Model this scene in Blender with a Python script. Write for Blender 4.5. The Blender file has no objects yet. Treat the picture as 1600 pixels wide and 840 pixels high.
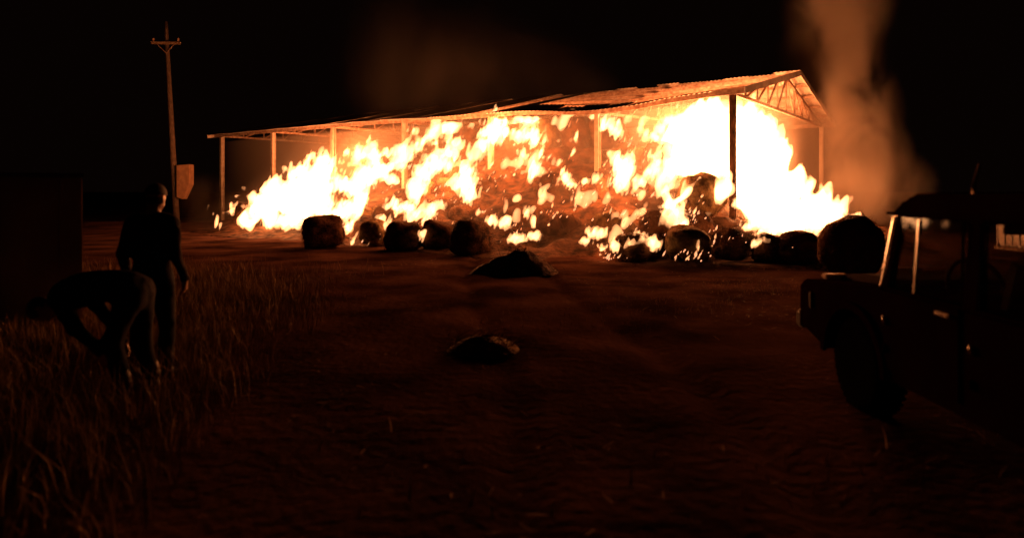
import bpy, bmesh, math, random
import numpy as np
from mathutils import Vector, Matrix

random.seed(7)
RNG = np.random.default_rng(7)
R = math.radians
SC = bpy.context.scene
COL = SC.collection

# ------------------------------------------------------------------ camera
F = 1044.0            # focal length in photo pixels (photo is 1600 wide)
HOR = 298.0           # photo row of the horizon
CAMZ = 1.75
cam = bpy.data.cameras.new('camera')
cam.sensor_width = 36.0
cam.lens = 36.0 * F / 1600.0
cam.shift_y = -(420.0 - HOR) / 1600.0
cam.clip_start = 0.05
cam.clip_end = 2000
cam_o = bpy.data.objects.new('camera', cam)
COL.objects.link(cam_o)
cam_o.location = (0, 0, CAMZ)
cam_o.rotation_euler = (R(90), 0, 0)
cam.dof.use_dof = True
cam.dof.focus_distance = 24.0
cam.dof.aperture_fstop = 0.85
SC.camera = cam_o

# ------------------------------------------------------------------ night sky
world = bpy.data.worlds.new('World')
SC.world = world
world.use_nodes = True
wn = world.node_tree.nodes
wn['Background'].inputs['Color'].default_value = (1.0, 0.40, 0.26, 1)
wn['Background'].inputs['Strength'].default_value = 0.0016
SC.view_settings.view_transform = 'Standard'
SC.view_settings.look = 'None'
SC.view_settings.exposure = 0.0
SC.view_settings.gamma = 1.0
SC.render.filter_size = 2.5
cy = SC.cycles
cy.use_denoising = True
cy.transparent_max_bounces = 96
cy.max_bounces = 6
cy.diffuse_bounces = 2
cy.glossy_bounces = 3
cy.volume_bounces = 1
cy.volume_step_rate = 4.0
cy.volume_max_steps = 96
cy.sample_clamp_indirect = 0.8
cy.use_adaptive_sampling = False

FIRE = (1.0, 0.235, 0.058)      # colour of the firelight
LIGHT_GAIN = 0.42

# ------------------------------------------------------------------ geometry of the place
P0 = np.array([345 / F * 20.3, 20.3])            # near front corner post of the shed
UA = np.array([-1160.0, 0.8 * F]); UA /= np.linalg.norm(UA)   # along the shed, away
UB = np.array([-UA[1] * -1.0, -UA[0]])           # into the shed (perpendicular)
LEN, WID = 27.8, 12.9
EAVE, RIDGE = 4.73, 6.1

def bp(u, v, z=0.0):
    p = P0 + UA * u + UB * v
    return Vector((p[0], p[1], z))

def uv_of(x, y):
    d = np.array([x, y]) - P0
    return float(d @ UA), float(d @ UB)

def ray_v(px, v):
    """distance along a photo column at which it crosses the vertical plane v inside the shed"""
    k = np.array([(px - 800) / F, 1.0])
    return float((P0 @ UB + v) / (k @ UB))

def at(px, py, d):
    return Vector(((px - 800) / F * d, d, CAMZ - (py - HOR) / F * d))

def on_ground(px, py):
    return at(px, py, F * CAMZ / (py - HOR))

def interp(x, pts):
    return float(np.interp(x, [p[0] for p in pts], [p[1] for p in pts]))

TOP = [(-6, 0), (-3.5, 0.7), (-1, 1.5), (1, 2.4), (3.5, 3.5), (4.5, 4.2), (12.5, 4.2), (14, 3.4), (18, 2.9), (21, 2.3), (24, 1.3), (26.5, .7), (28.5, 0)]
REACH = [(-6, 3.5), (0, 5.5), (5, 7.0), (9, 6.4), (13, 6.5), (17, 6.3), (20, 6.0), (23, 4.8), (28, 3.5)]

def pile_h(u, v):
    """height of the burning hay above the ground, shed coordinates"""
    h = interp(u, TOP)
    e = interp(u, REACH)
    if v > 8.5:
        return h * max(0, 1 - (v - 8.5) / 2.5)
    if v >= 0.4:
        return h
    t = (0.4 - v) / (e + 0.4)
    if t >= 1:
        return 0.0
    return h * float(np.interp(t, [0, 0.12, 0.35, 0.7, 1.0], [1, 0.8, 0.55, 0.25, 0.0]))

def hit_pile(px, py, lift=0.15, vmax=2.0):
    """first place where a photo direction meets the hay; None when it passes over"""
    d = 11.0
    while d < 48:
        p = at(px, py, d)
        u, v = uv_of(p.x, p.y)
        if -6 < u < 29 and v < vmax and p.z < pile_h(u, v) + lift and pile_h(u, v) > 0.02:
            return d
        d += 0.1
    return None

# ------------------------------------------------------------------ helpers
def link(o, parent=None):
    COL.objects.link(o)
    if parent is not None:
        o.parent = parent
    return o

def tag(o, label=None, cat=None, group=None, kind=None):
    if label: o['label'] = label
    if cat: o['category'] = cat
    if group: o['group'] = group
    if kind: o['kind'] = kind
    return o

def empty(name, loc=(0, 0, 0), rz=0.0):
    o = bpy.data.objects.new(name, None)
    o.location = loc
    o.rotation_euler = (0, 0, rz)
    o.empty_display_size = 0.2
    return link(o)

def mesh_obj(name, verts, faces, mat, parent=None, smooth=False):
    me = bpy.data.meshes.new(name)
    me.from_pydata([tuple(v) for v in verts], [], [tuple(int(i) for i in f) for f in faces])
    me.update()
    if smooth:
        me.polygons.foreach_set('use_smooth', [True] * len(me.polygons))
    if mat is not None:
        me.materials.append(mat)
    return link(bpy.data.objects.new(name, me), parent)

def obj(name, bm, mat, parent=None, smooth=False, bevel=0.0, seg=2):
    if bevel > 0:
        bmesh.ops.bevel(bm, geom=list(bm.edges), offset=bevel, segments=seg, affect='EDGES', clamp_overlap=True)
    bmesh.ops.recalc_face_normals(bm, faces=bm.faces)
    me = bpy.data.meshes.new(name)
    bm.to_mesh(me)
    bm.free()
    if smooth:
        me.polygons.foreach_set('use_smooth', [True] * len(me.polygons))
    if mat is not None:
        me.materials.append(mat)
    return link(bpy.data.objects.new(name, me), parent)

def box(bm, x0, x1, y0, y1, z0, z1):
    v = [bm.verts.new(c) for c in ((x0, y0, z0), (x1, y0, z0), (x1, y1, z0), (x0, y1, z0), (x0, y0, z1), (x1, y0, z1), (x1, y1, z1), (x0, y1, z1))]
    for f in ((0, 3, 2, 1), (4, 5, 6, 7), (0, 1, 5, 4), (1, 2, 6, 5), (2, 3, 7, 6), (3, 0, 4, 7)):
        bm.faces.new([v[i] for i in f])
    return v

def bar(bm, a, b, w, h=None, up=(0, 0, 1)):
    """rectangular bar from a to b"""
    h = h or w
    a, b = Vector(a), Vector(b)
    d = (b - a).normalized()
    s = d.cross(Vector(up))
    if s.length < 1e-4:
        s = d.cross(Vector((1, 0, 0)))
    s.normalize()
    t = s.cross(d)
    vs = []
    for p in (a, b):
        for i, j in ((-1, -1), (1, -1), (1, 1), (-1, 1)):
            vs.append(bm.verts.new(p + s * (i * w / 2) + t * (j * h / 2)))
    bm.faces.new(vs[0:4][::-1]); bm.faces.new(vs[4:8])
    for i in range(4):
        bm.faces.new((vs[i], vs[(i + 1) % 4], vs[4 + (i + 1) % 4], vs[4 + i]))

def tube(bm, pts, radii, n=10, cap=True):
    pts = [Vector(p) for p in pts]
    rings = []
    for i, p in enumerate(pts):
        d = (pts[min(i + 1, len(pts) - 1)] - pts[max(i - 1, 0)]).normalized()
        s = d.cross(Vector((0, 0, 1)))
        if s.length < 1e-3:
            s = Vector((1, 0, 0))
        s.normalize()
        t = s.cross(d).normalized()
        rings.append([bm.verts.new(p + (s * math.cos(2 * math.pi * k / n) + t * math.sin(2 * math.pi * k / n)) * radii[i]) for k in range(n)])
    for a, b in zip(rings, rings[1:]):
        for k in range(n):
            bm.faces.new((a[k], a[(k + 1) % n], b[(k + 1) % n], b[k]))
    if cap:
        bm.faces.new(rings[0][::-1]); bm.faces.new(rings[-1])

def lathe(bm, prof, axis, centre, n=28):
    """prof: list of (offset along axis, radius); axis 'x','y' or 'z'"""
    c = Vector(centre)
    rings = []
    for o, r in prof:
        ring = []
        for k in range(n):
            a = 2 * math.pi * k / n
            q = {'x': (o, r * math.cos(a), r * math.sin(a)), 'y': (r * math.cos(a), o, r * math.sin(a)), 'z': (r * math.cos(a), r * math.sin(a), o)}[axis]
            ring.append(bm.verts.new(c + Vector(q)))
        rings.append(ring)
    for a, b in zip(rings, rings[1:]):
        for k in range(n):
            bm.faces.new((a[k], a[(k + 1) % n], b[(k + 1) % n], b[k]))
    bm.faces.new(rings[0][::-1]); bm.faces.new(rings[-1])

def prism(bm, poly, x0, x1):
    """poly in (y, z) extruded along x"""
    a = [bm.verts.new((x0, y, z)) for y, z in poly]
    b = [bm.verts.new((x1, y, z)) for y, z in poly]
    bm.faces.new(a); bm.faces.new(b[::-1])
    n = len(poly)
    for i in range(n):
        bm.faces.new((a[i], b[i], b[(i + 1) % n], a[(i + 1) % n]))

# ---- numpy noise and a surface-nets mesher
LAT = RNG.random((64, 64, 64)).astype(np.float32) * 2 - 1

def noise3(x, y, z):
    xi = np.floor(x).astype(np.int32); yi = np.floor(y).astype(np.int32); zi = np.floor(z).astype(np.int32)
    fx = x - xi; fy = y - yi; fz = z - zi
    fx = fx * fx * (3 - 2 * fx); fy = fy * fy * (3 - 2 * fy); fz = fz * fz * (3 - 2 * fz)
    def L(a, b, c):
        return LAT[(xi + a) & 63, (yi + b) & 63, (zi + c) & 63]
    x00 = L(0, 0, 0) * (1 - fx) + L(1, 0, 0) * fx
    x10 = L(0, 1, 0) * (1 - fx) + L(1, 1, 0) * fx
    x01 = L(0, 0, 1) * (1 - fx) + L(1, 0, 1) * fx
    x11 = L(0, 1, 1) * (1 - fx) + L(1, 1, 1) * fx
    return (x00 * (1 - fy) + x10 * fy) * (1 - fz) + (x01 * (1 - fy) + x11 * fy) * fz

def surface_nets(Fd, org, h):
    """Fd > 0 inside; returns verts, quads"""
    S = Fd > 0
    nx, ny, nz = Fd.shape
    acc = np.zeros((nx - 1, ny - 1, nz - 1, 3), np.float32)
    cnt = np.zeros((nx - 1, ny - 1, nz - 1), np.float32)
    corners = [(i, j, k) for i in (0, 1) for j in (0, 1) for k in (0, 1)]
    def sub(A, c):
        return A[c[0]:c[0] + nx - 1, c[1]:c[1] + ny - 1, c[2]:c[2] + nz - 1]
    for a in corners:
        for ax in range(3):
            if a[ax] == 1:
                continue
            b = list(a); b[ax] = 1
            sa, sb = sub(S, a), sub(S, b)
            m = sa != sb
            fa, fb = sub(Fd, a), sub(Fd, b)
            t = np.where(m, fa / (fa - fb + 1e-12), 0)
            for q in range(3):
                acc[..., q] += np.where(m, a[q] + (t if q == ax else 0), 0)
            cnt += m
    act = cnt > 0
    idx = -np.ones(act.shape, np.int64)
    idx[act] = np.arange(act.sum())
    cell = np.argwhere(act)
    verts = (cell + acc[act] / cnt[act][:, None]) * h + np.array(org)
    quads = []
    for ax in range(3):
        o1, o2 = (ax + 1) % 3, (ax + 2) % 3
        sl0 = [slice(1, -1)] * 3; sl1 = [slice(1, -1)] * 3
        sl0[ax] = slice(0, -1); sl1[ax] = slice(1, None)
        A, B = S[tuple(sl0)], S[tuple(sl1)]
        e = np.argwhere(A != B)
        if len(e) == 0:
            continue
        flip = A[tuple(e.T)]
        base = e.copy(); base[:, o1] += 1; base[:, o2] += 1
        def cellidx(d1, d2):
            c = base.copy(); c[:, o1] -= d1; c[:, o2] -= d2
            return idx[c[:, 0], c[:, 1], c[:, 2]]
        q = np.stack([cellidx(1, 1), cellidx(0, 1), cellidx(0, 0), cellidx(1, 0)], 1)
        q[~flip] = q[~flip][:, ::-1]
        quads.append(q)
    quads = np.concatenate(quads) if quads else np.zeros((0, 4), np.int64)
    quads = quads[(quads >= 0).all(1)]
    return verts, quads

def np_mesh(name, verts, quads, mats, parent=None, smooth=True, mi=None):
    me = bpy.data.meshes.new(name)
    nv, nq = len(verts), len(quads)
    k = quads.shape[1] if nq else 4
    me.vertices.add(nv)
    me.vertices.foreach_set('co', np.asarray(verts, np.float32).ravel())
    me.loops.add(nq * k)
    me.loops.foreach_set('vertex_index', np.asarray(quads, np.int32).ravel())
    me.polygons.add(nq)
    me.polygons.foreach_set('loop_start', np.arange(nq, dtype=np.int32) * k)
    me.polygons.foreach_set('loop_total', np.full(nq, k, np.int32))
    me.polygons.foreach_set('use_smooth', np.full(nq, smooth))
    for m in mats:
        me.materials.append(m)
    if mi is not None:
        me.polygons.foreach_set('material_index', np.asarray(mi, np.int32))
    me.update(calc_edges=True)
    me.validate()
    return link(bpy.data.objects.new(name, me), parent)

# ------------------------------------------------------------------ materials
def new_mat(name):
    m = bpy.data.materials.new(name)
    m.use_nodes = True
    return m, m.node_tree.nodes, m.node_tree.links, m.node_tree.nodes['Principled BSDF']

def surf(name, c1, c2=None, scale=6.0, rough=0.8, metal=0.0, bump=0.0, bscale=None, coat=0.0, stretch=(1, 1, 1), detail=5.0, spec=0.3):
    m, n, l, b = new_mat(name)
    b.inputs['Roughness'].default_value = rough
    b.inputs['Metallic'].default_value = metal
    b.inputs['Coat Weight'].default_value = coat
    b.inputs['Specular IOR Level'].default_value = spec
    tc = n.new('ShaderNodeTexCoord')
    mp = n.new('ShaderNodeMapping'); mp.inputs['Scale'].default_value = stretch
    l.new(tc.outputs['Object'], mp.inputs['Vector'])
    ns = n.new('ShaderNodeTexNoise'); ns.inputs['Scale'].default_value = scale; ns.inputs['Detail'].default_value = detail
    l.new(mp.outputs['Vector'], ns.inputs['Vector'])
    rp = n.new('ShaderNodeValToRGB')
    rp.color_ramp.elements[0].position = 0.35; rp.color_ramp.elements[1].position = 0.68
    rp.color_ramp.elements[0].color = (*c1, 1)
    rp.color_ramp.elements[1].color = (*(c2 or c1), 1)
    l.new(ns.outputs['Fac'], rp.inputs['Fac'])
    l.new(rp.outputs['Color'], b.inputs['Base Color'])
    if bump > 0:
        n2 = n.new('ShaderNodeTexNoise'); n2.inputs['Scale'].default_value = bscale or scale * 3; n2.inputs['Detail'].default_value = 6
        l.new(mp.outputs['Vector'], n2.inputs['Vector'])
        bp_ = n.new('ShaderNodeBump'); bp_.inputs['Strength'].default_value = 0.8; bp_.inputs['Distance'].default_value = bump
        l.new(n2.outputs['Fac'], bp_.inputs['Height'])
        l.new(bp_.outputs['Normal'], b.inputs['Normal'])
    return m

M = {}
M['soil'] = surf('reddish_soil', (0.022, 0.011, 0.008), (0.085, 0.041, 0.028), 0.75, 1.0, bump=0.03, bscale=9, stretch=(1, 1, 1), spec=0.0)
M['grass'] = surf('dry_grass', (0.10, 0.065, 0.03), (0.34, 0.22, 0.10), 3.0, 0.7, spec=0.08)
M['straw'] = surf('straw', (0.35, 0.26, 0.14), (0.62, 0.5, 0.3), 4.0, 0.6)
M['char_and_shade'] = surf('charred_hay_and_post_shade', (0.014, 0.008, 0.006), (0.12, 0.058, 0.032), 3.2, 0.95, bump=0.06, bscale=14, spec=0.05)
M['hay'] = surf('smoked_hay', (0.05, 0.03, 0.016), (0.24, 0.15, 0.07), 4.5, 0.95, bump=0.05, bscale=20, spec=0.05)
M['steel'] = surf('rusty_steel', (0.16, 0.09, 0.06), (0.34, 0.26, 0.20), 7, 0.7, 0.0, bump=0.004)
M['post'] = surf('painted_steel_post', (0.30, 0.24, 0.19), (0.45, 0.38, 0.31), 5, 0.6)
M['zinc'] = surf('weathered_zinc_sheet', (0.30, 0.25, 0.21), (0.62, 0.56, 0.50), 1.6, 0.6, 0.0, bump=0.01, bscale=3)
M['concrete'] = surf('pole_concrete', (0.06, 0.043, 0.034), (0.12, 0.09, 0.07), 5, 0.85)
M['wood'] = surf('weathered_timber', (0.16, 0.11, 0.07), (0.28, 0.20, 0.13), 6, 0.85, stretch=(8, 8, 1))
M['box'] = surf('painted_cabinet', (0.22, 0.13, 0.08), (0.33, 0.21, 0.13), 4, 0.6)
M['plaster'] = surf('stained_plaster', (0.24, 0.19, 0.14), (0.42, 0.34, 0.26), 1.4, 0.9, bump=0.01, bscale=12)
M['ceramic'] = surf('ceramic', (0.3, 0.2, 0.15), None, 4, 0.3)
M['paint'] = surf('dark_red_paint', (0.011, 0.003, 0.0026), (0.017, 0.0045, 0.0038), 3, 0.6, spec=0.0)
M['dustpaint'] = surf('dusty_red_paint', (0.014, 0.0035, 0.003), (0.024, 0.006, 0.005), 5, 0.7, spec=0.02)
M['black'] = surf('black_plastic', (0.012, 0.012, 0.012), (0.02, 0.02, 0.02), 8, 0.6, spec=0.08)
M['rubber'] = surf('tyre_rubber', (0.004, 0.004, 0.004), (0.008, 0.007, 0.007), 14, 0.95, spec=0.0)
M['chrome'] = surf('bright_metal', (0.75, 0.72, 0.68), None, 4, 0.22, 1.0)
M['rim'] = surf('grey_rim', (0.006, 0.005, 0.005), (0.009, 0.008, 0.008), 6, 0.6, 0.0, spec=0.0)
M['lamp'] = surf('pale_lens', (0.75, 0.62, 0.5), None, 4, 0.15)
M['seat'] = surf('dark_vinyl', (0.015, 0.014, 0.014), (0.025, 0.022, 0.02), 8, 0.6)
M['plastic'] = surf('pale_plastic', (0.66, 0.60, 0.52), (0.78, 0.72, 0.64), 2, 0.45)
M['cage'] = surf('galvanised_cage', (0.3, 0.3, 0.3), (0.4, 0.4, 0.4), 8, 0.4, 0.8)
M['shirt'] = surf('dark_shirt', (0.016, 0.014, 0.016), (0.028, 0.025, 0.027), 9, 0.9, bump=0.01, bscale=7, spec=0.05)
M['jacket'] = surf('black_jacket', (0.010, 0.009, 0.010), (0.018, 0.016, 0.018), 9, 0.85, bump=0.01, bscale=7, spec=0.05)
M['trousers'] = surf('dark_trousers', (0.012, 0.013, 0.018), (0.022, 0.022, 0.028), 9, 0.9, bump=0.01, bscale=7, spec=0.05)
M['skin'] = surf('skin', (0.26, 0.14, 0.09), (0.32, 0.18, 0.12), 12, 0.45)
M['boot'] = surf('boot_leather', (0.012, 0.010, 0.009), (0.02, 0.016, 0.014), 12, 0.5)
M['hair'] = surf('dark_hair', (0.008, 0.006, 0.005), (0.016, 0.012, 0.01), 40, 0.5)
M['cap'] = surf('dark_cap', (0.012, 0.012, 0.016), (0.02, 0.02, 0.024), 12, 0.8)

def glass_mat():
    m, n, l, b = new_mat('window_glass')
    g = n.new('ShaderNodeBsdfGlossy'); g.inputs['Roughness'].default_value = 0.03
    t = n.new('ShaderNodeBsdfTransparent'); t.inputs['Color'].default_value = (0.58, 0.58, 0.58, 1)
    f = n.new('ShaderNodeMixShader'); f.inputs['Fac'].default_value = 0.06
    l.new(t.outputs[0], f.inputs[1]); l.new(g.outputs[0], f.inputs[2])
    l.new(f.outputs[0], n['Material Output'].inputs['Surface'])
    return m
M['glass'] = glass_mat()

def flame_mat(name, col, strength):
    m = bpy.data.materials.new(name); m.use_nodes = True
    n, l = m.node_tree.nodes, m.node_tree.links
    n.remove(n['Principled BSDF'])
    e = n.new('ShaderNodeEmission'); e.inputs['Color'].default_value = (*col, 1); e.inputs['Strength'].default_value = strength
    l.new(e.outputs[0], n['Material Output'].inputs['Volume'])
    return m
M['flame'] = flame_mat('burning_gas', (1.0, 0.40, 0.145), 14.0)
M['thinfire'] = flame_mat('thin_burning_gas', (1.0, 0.37, 0.13), 9.5)
M['lick'] = flame_mat('small_burning_gas', (1.0, 0.36, 0.13), 26.0)

def glow_mat():
    m, n, l, b = new_mat('glowing_ember')
    b.inputs['Base Color'].default_value = (0.03, 0.01, 0.006, 1)
    b.inputs['Emission Color'].default_value = (1.0, 0.36, 0.16, 1)
    b.inputs['Emission Strength'].default_value = 1.6
    return m
M['ember'] = glow_mat()

def smoke_mat(name, dens, col=(0.8, 0.72, 0.62), scale=0.0, lo=0.42, hi=0.7, stretch=(1, 1, 0.6), aniso=0.2):
    """scale 0: even density; else billows that thin out towards the rim of a unit-sphere puff"""
    m = bpy.data.materials.new(name); m.use_nodes = True
    n, l = m.node_tree.nodes, m.node_tree.links
    n.remove(n['Principled BSDF'])
    p = n.new('ShaderNodeVolumePrincipled')
    p.inputs['Color'].default_value = (*col, 1)
    p.inputs['Density'].default_value = dens
    p.inputs['Anisotropy'].default_value = aniso
    l.new(p.outputs[0], n['Material Output'].inputs['Volume'])
    if scale > 0:
        ge = n.new('ShaderNodeNewGeometry')
        mp = n.new('ShaderNodeMapping'); mp.inputs['Scale'].default_value = stretch
        l.new(ge.outputs['Position'], mp.inputs['Vector'])
        ns = n.new('ShaderNodeTexNoise'); ns.inputs['Scale'].default_value = scale; ns.inputs['Detail'].default_value = 3
        ns.inputs['Distortion'].default_value = 0.5
        l.new(mp.outputs['Vector'], ns.inputs['Vector'])
        mr = n.new('ShaderNodeMapRange'); mr.inputs['From Min'].default_value = lo; mr.inputs['From Max'].default_value = hi
        mr.inputs['To Max'].default_value = dens
        l.new(ns.outputs['Fac'], mr.inputs['Value'])
        tc = n.new('ShaderNodeTexCoord')
        ln = n.new('ShaderNodeVectorMath'); ln.operation = 'LENGTH'
        l.new(tc.outputs['Object'], ln.inputs[0])
        fr = n.new('ShaderNodeMapRange'); fr.interpolation_type = 'SMOOTHSTEP'
        fr.inputs['From Min'].default_value = 1.0; fr.inputs['From Max'].default_value = 0.0
        l.new(ln.outputs['Value'], fr.inputs['Value'])
        mu = n.new('ShaderNodeMath'); mu.operation = 'MULTIPLY'
        l.new(mr.outputs['Result'], mu.inputs[0]); l.new(fr.outputs['Result'], mu.inputs[1])
        l.new(mu.outputs[0], p.inputs['Density'])
    return m

# ------------------------------------------------------------------ ground
def ground_h(x, y):
    x = np.asarray(x, np.float32); y = np.asarray(y, np.float32)
    f = np.clip((60 - y) / 40, 0, 1)
    h = 0.05 * noise3(x * 0.35 + 3, y * 0.35, x * 0 + 1.5) + 0.02 * noise3(x * 1.1, y * 1.1, x * 0 + 4.5) + 0.006 * noise3(x * 3.1, y * 3.1, x * 0 + 9.5)
    # wheel ruts wandering across the yard towards the shed
    for off, w in ((-0.2, 0.16), (1.5, 0.16)):
        c = off + 0.35 * np.sin(y * 0.33) - 0.03 * y
        h -= 0.05 * np.exp(-((x - c) / w) ** 2) * np.clip((24 - y) / 6, 0, 1)
    # low bank at the far left end of the shed
    h += 0.34 * np.exp(-(((x + 18.5) / 7.0) ** 2 + ((y - 33.2) / 1.4) ** 2))
    return h * f

def build_ground():
    ys = np.concatenate([np.arange(-12, 2, 0.5), np.arange(2, 16, 0.09), np.arange(16, 40, 0.3), np.geomspace(40, 900, 26)])
    xs = np.concatenate([-np.geomspace(900, 24, 22), np.arange(-23, -9, 0.4), np.arange(-9, 9, 0.1), np.arange(9, 23, 0.4), np.geomspace(24, 900, 22)])
    X, Y = np.meshgrid(xs, ys, indexing='ij')
    Z = ground_h(X, Y)
    V = np.stack([X, Y, Z], -1).reshape(-1, 3)
    nx, ny = X.shape
    I = np.arange(nx * ny).reshape(nx, ny)
    Q = np.stack([I[:-1, :-1], I[1:, :-1], I[1:, 1:], I[:-1, 1:]], -1).reshape(-1, 4)
    o = np_mesh('ground', V, Q, [M['soil']])
    tag(o, 'reddish trampled dirt yard lit by the fire', None, None, 'structure')
build_ground()

# ------------------------------------------------------------------ hay barn
def build_barn():
    root = empty('hay_barn', bp(0, 0, 0))
    tag(root, 'long open-sided hay shed with gabled metal roof on slim posts, on fire', 'hay barn')
    inv = Matrix.Translation(-bp(0, 0, 0))
    def part(name, bm, mat, parent=root, **k):
        bm.transform(inv if parent is root else inv)
        return obj(name, bm, mat, parent, **k)
    def sag(u, v):
        g = math.exp(-((u - 4.4) / 2.6) ** 2) * 0.30 + math.exp(-((u - 10.5) / 3.5) ** 2) * 0.10
        return -g * max(0.0, 1 - v / (WID * 0.55))
    def roof_z(u, v):
        t = 1 - abs(v - WID / 2) / (WID / 2)
        return EAVE + 0.12 + (RIDGE - EAVE) * t + sag(u, v)
    nb = 6
    bay = LEN / nb
    for row, v in (('front', 0.0), ('rear', WID)):
        for k in range(nb + 1):
            u = k * bay
            bm = bmesh.new()
            top = EAVE + sag(u, v) - 0.02
            # an I-section post: web and two flanges, with a foot plate
            a = Vector((*UA, 0)); b = Vector((*UB, 0))
            c = bp(u, v)
            bar(bm, c, c + Vector((0, 0, top)), 0.05, 0.16, up=UB_V)
            for s in (-1, 1):
                bar(bm, c + b * (s * 0.085), c + b * (s * 0.085) + Vector((0, 0, top)), 0.16, 0.022, up=UB_V)
            bar(bm, c, c + Vector((0, 0, 0.05)), 0.34, 0.34, up=UB_V)
            part('post', bm, M['char_and_shade'] if (k == 0 and v == 0.0) else M['post'])  # near corner post coloured dark to stand for its backlit, shaded side
    # trusses
    npan = 10
    for k in range(nb + 1):
        u = k * bay
        tr = empty('truss'); tr.parent = root
        wdt = 0.09
        lo = [bp(u, WID * i / npan, EAVE + 0.0 + sag(u, WID * i / npan)) for i in range(npan + 1)]
        hi = [bp(u, WID * i / npan, roof_z(u, WID * i / npan) - 0.16) for i in range(npan + 1)]
        hi[0] = lo[0] + Vector((0, 0, 0.02)); hi[-1] = lo[-1] + Vector((0, 0, 0.02))
        bm = bmesh.new()
        for a, b in zip(lo, lo[1:]): bar(bm, a, b, wdt, 0.10)
        part('bottom_chord', bm, M['steel'], tr)
        bm = bmesh.new()
        for a, b in zip(hi, hi[1:]): bar(bm, a, b, wdt, 0.12)
        part('top_chord', bm, M['steel'], tr)
        for i in range(1, npan):
            bm = bmesh.new(); bar(bm, lo[i], hi[i], 0.06, 0.06); part('web_bar', bm, M['steel'], tr)
            if i < npan // 2:
                bm = bmesh.new(); bar(bm, lo[i], hi[i + 1], 0.055, 0.055); part('web_bar', bm, M['steel'], tr)
            elif i > npan // 2:
                bm = bmesh.new(); bar(bm, lo[i], hi[i - 1], 0.055, 0.055); part('web_bar', bm, M['steel'], tr)
    # purlins
    us = [-0.5 + (LEN + 1.0) * i / 24 for i in range(25)]
    for i in range(11):
        v = WID * i / 10
        v = min(max(v, 0.06), WID - 0.06)
        bm = bmesh.new()
        for a, b in zip(us, us[1:]):
            bar(bm, bp(a, v, roof_z(a, v) - 0.07), bp(b, v, roof_z(b, v) - 0.07), 0.06, 0.10)
        part('purlin', bm, M['steel'])
    # roof sheets: two slopes, each sheet a corrugated panel
    nsh = 30
    w = (LEN + 1.0) / nsh
    hole = {(0, 10): 1}
    rr = random.Random(4)
    for s in (0, 1):
        for k in range(nsh):
            u0 = -0.5 + k * w
            if (s, k) in hole:
                continue
            v0, v1 = (-0.55, WID / 2 - 0.02) if s == 0 else (WID / 2 + 0.02, WID + 0.55)
            if s == 0 and k < 9:          # sheets burnt off towards the ridge above the hottest bay
                v1 = v0 + (v1 - v0) * (0.0, 0.06, 0.09, 0.11, 0.13, 0.13, 0.15, 0.17, 0.19)[k]
                if v1 - v0 < 0.2:
                    continue
            nu, nv = 24, 8
            lift = rr.uniform(0.0, 0.03)
            curl = 0.08 if (s == 0 and k in (5, 7, 8)) else rr.uniform(-0.04, 0.06)
            verts, faces = [], []
            for i in range(nu + 1):
                for j in range(nv + 1):
                    u = u0 + (w + 0.03) * i / nu
                    t = j / nv
                    v = v0 + (v1 - v0) * t
                    z = roof_z(u, v) + 0.02 + lift + 0.014 * math.sin(i / nu * math.pi * 12)
                    edge = t if s == 0 else 1 - t
                    z += curl * edge ** 3
                    p = bp(u, v, z) - bp(0, 0, 0)
                    verts.append(p)
            for i in range(nu):
                for j in range(nv):
                    a = i * (nv + 1) + j
                    faces.append((a, a + nv + 1, a + nv + 2, a + 1))
            o = mesh_obj('roof_sheet', verts, faces, M['zinc'], root, smooth=True)
            sm = o.modifiers.new('thickness', 'SOLIDIFY'); sm.thickness = 0.006
    # eave beams
    for v in (0.0, WID):
        bm = bmesh.new()
        for a, b in zip(us, us[1:]):
            off = -0.13 if v == 0 else 0.13
            bar(bm, bp(a, v + off, EAVE + sag(a, v) + 0.02), bp(b, v + off, EAVE + sag(b, v) + 0.02), 0.06, 0.16)
        part('eave_beam', bm, M['steel'])
    # barge strips on the two gables
    for u in (-0.52, LEN + 0.52):
        for s in (0, 1):
            bm = bmesh.new()
            n = 8
            for i in range(n):
                va = (-0.55 + (WID / 2 + 0.55) * i / n) if s == 0 else (WID / 2 + (WID / 2 + 0.55) * i / n)
                vb = (-0.55 + (WID / 2 + 0.55) * (i + 1) / n) if s == 0 else (WID / 2 + (WID / 2 + 0.55) * (i + 1) / n)
                bar(bm, bp(u, va, roof_z(u, va) - 0.03), bp(u, vb, roof_z(u, vb) - 0.03), 0.03, 0.2)
            part('barge_strip', bm, M['zinc'])
    return root
UB_V = Vector((UB[0], UB[1], 0))
build_barn()

# ------------------------------------------------------------------ hay: loose heap and bales
def build_heap():
    us = np.arange(-6, 29.01, 0.22); vs = np.arange(-8.2, 11.1, 0.22)
    H = np.array([[pile_h(u, v) for v in vs] for u in us])
    U, V = np.meshgrid(us, vs, indexing='ij')
    base = np.maximum(0, H * 0.70 - 0.22)
    N = noise3(U * 0.9 + 5, V * 0.9, U * 0 + 2.2) * 0.5 + noise3(U * 2.3, V * 2.3, U * 0 + 7.2) * 0.25
    Z = base + N * np.clip(H, 0, 1.0) * 0.75
    Z = np.where(H < 0.03, -0.15, Z)
    P = P0[None, None, :] + U[..., None] * UA + V[..., None] * UB
    verts = np.concatenate([P, Z[..., None]], -1).reshape(-1, 3)
    nx, ny = U.shape
    I = np.arange(nx * ny).reshape(nx, ny)
    Q = np.stack([I[:-1, :-1], I[1:, :-1], I[1:, 1:], I[:-1, 1:]], -1).reshape(-1, 4)
    o = np_mesh('loose_hay', verts, Q, [M['char_and_shade']])
    tag(o, 'charred loose hay heaped under and spilling out of the burning shed', None, None, 'stuff')
build_heap()

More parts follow.
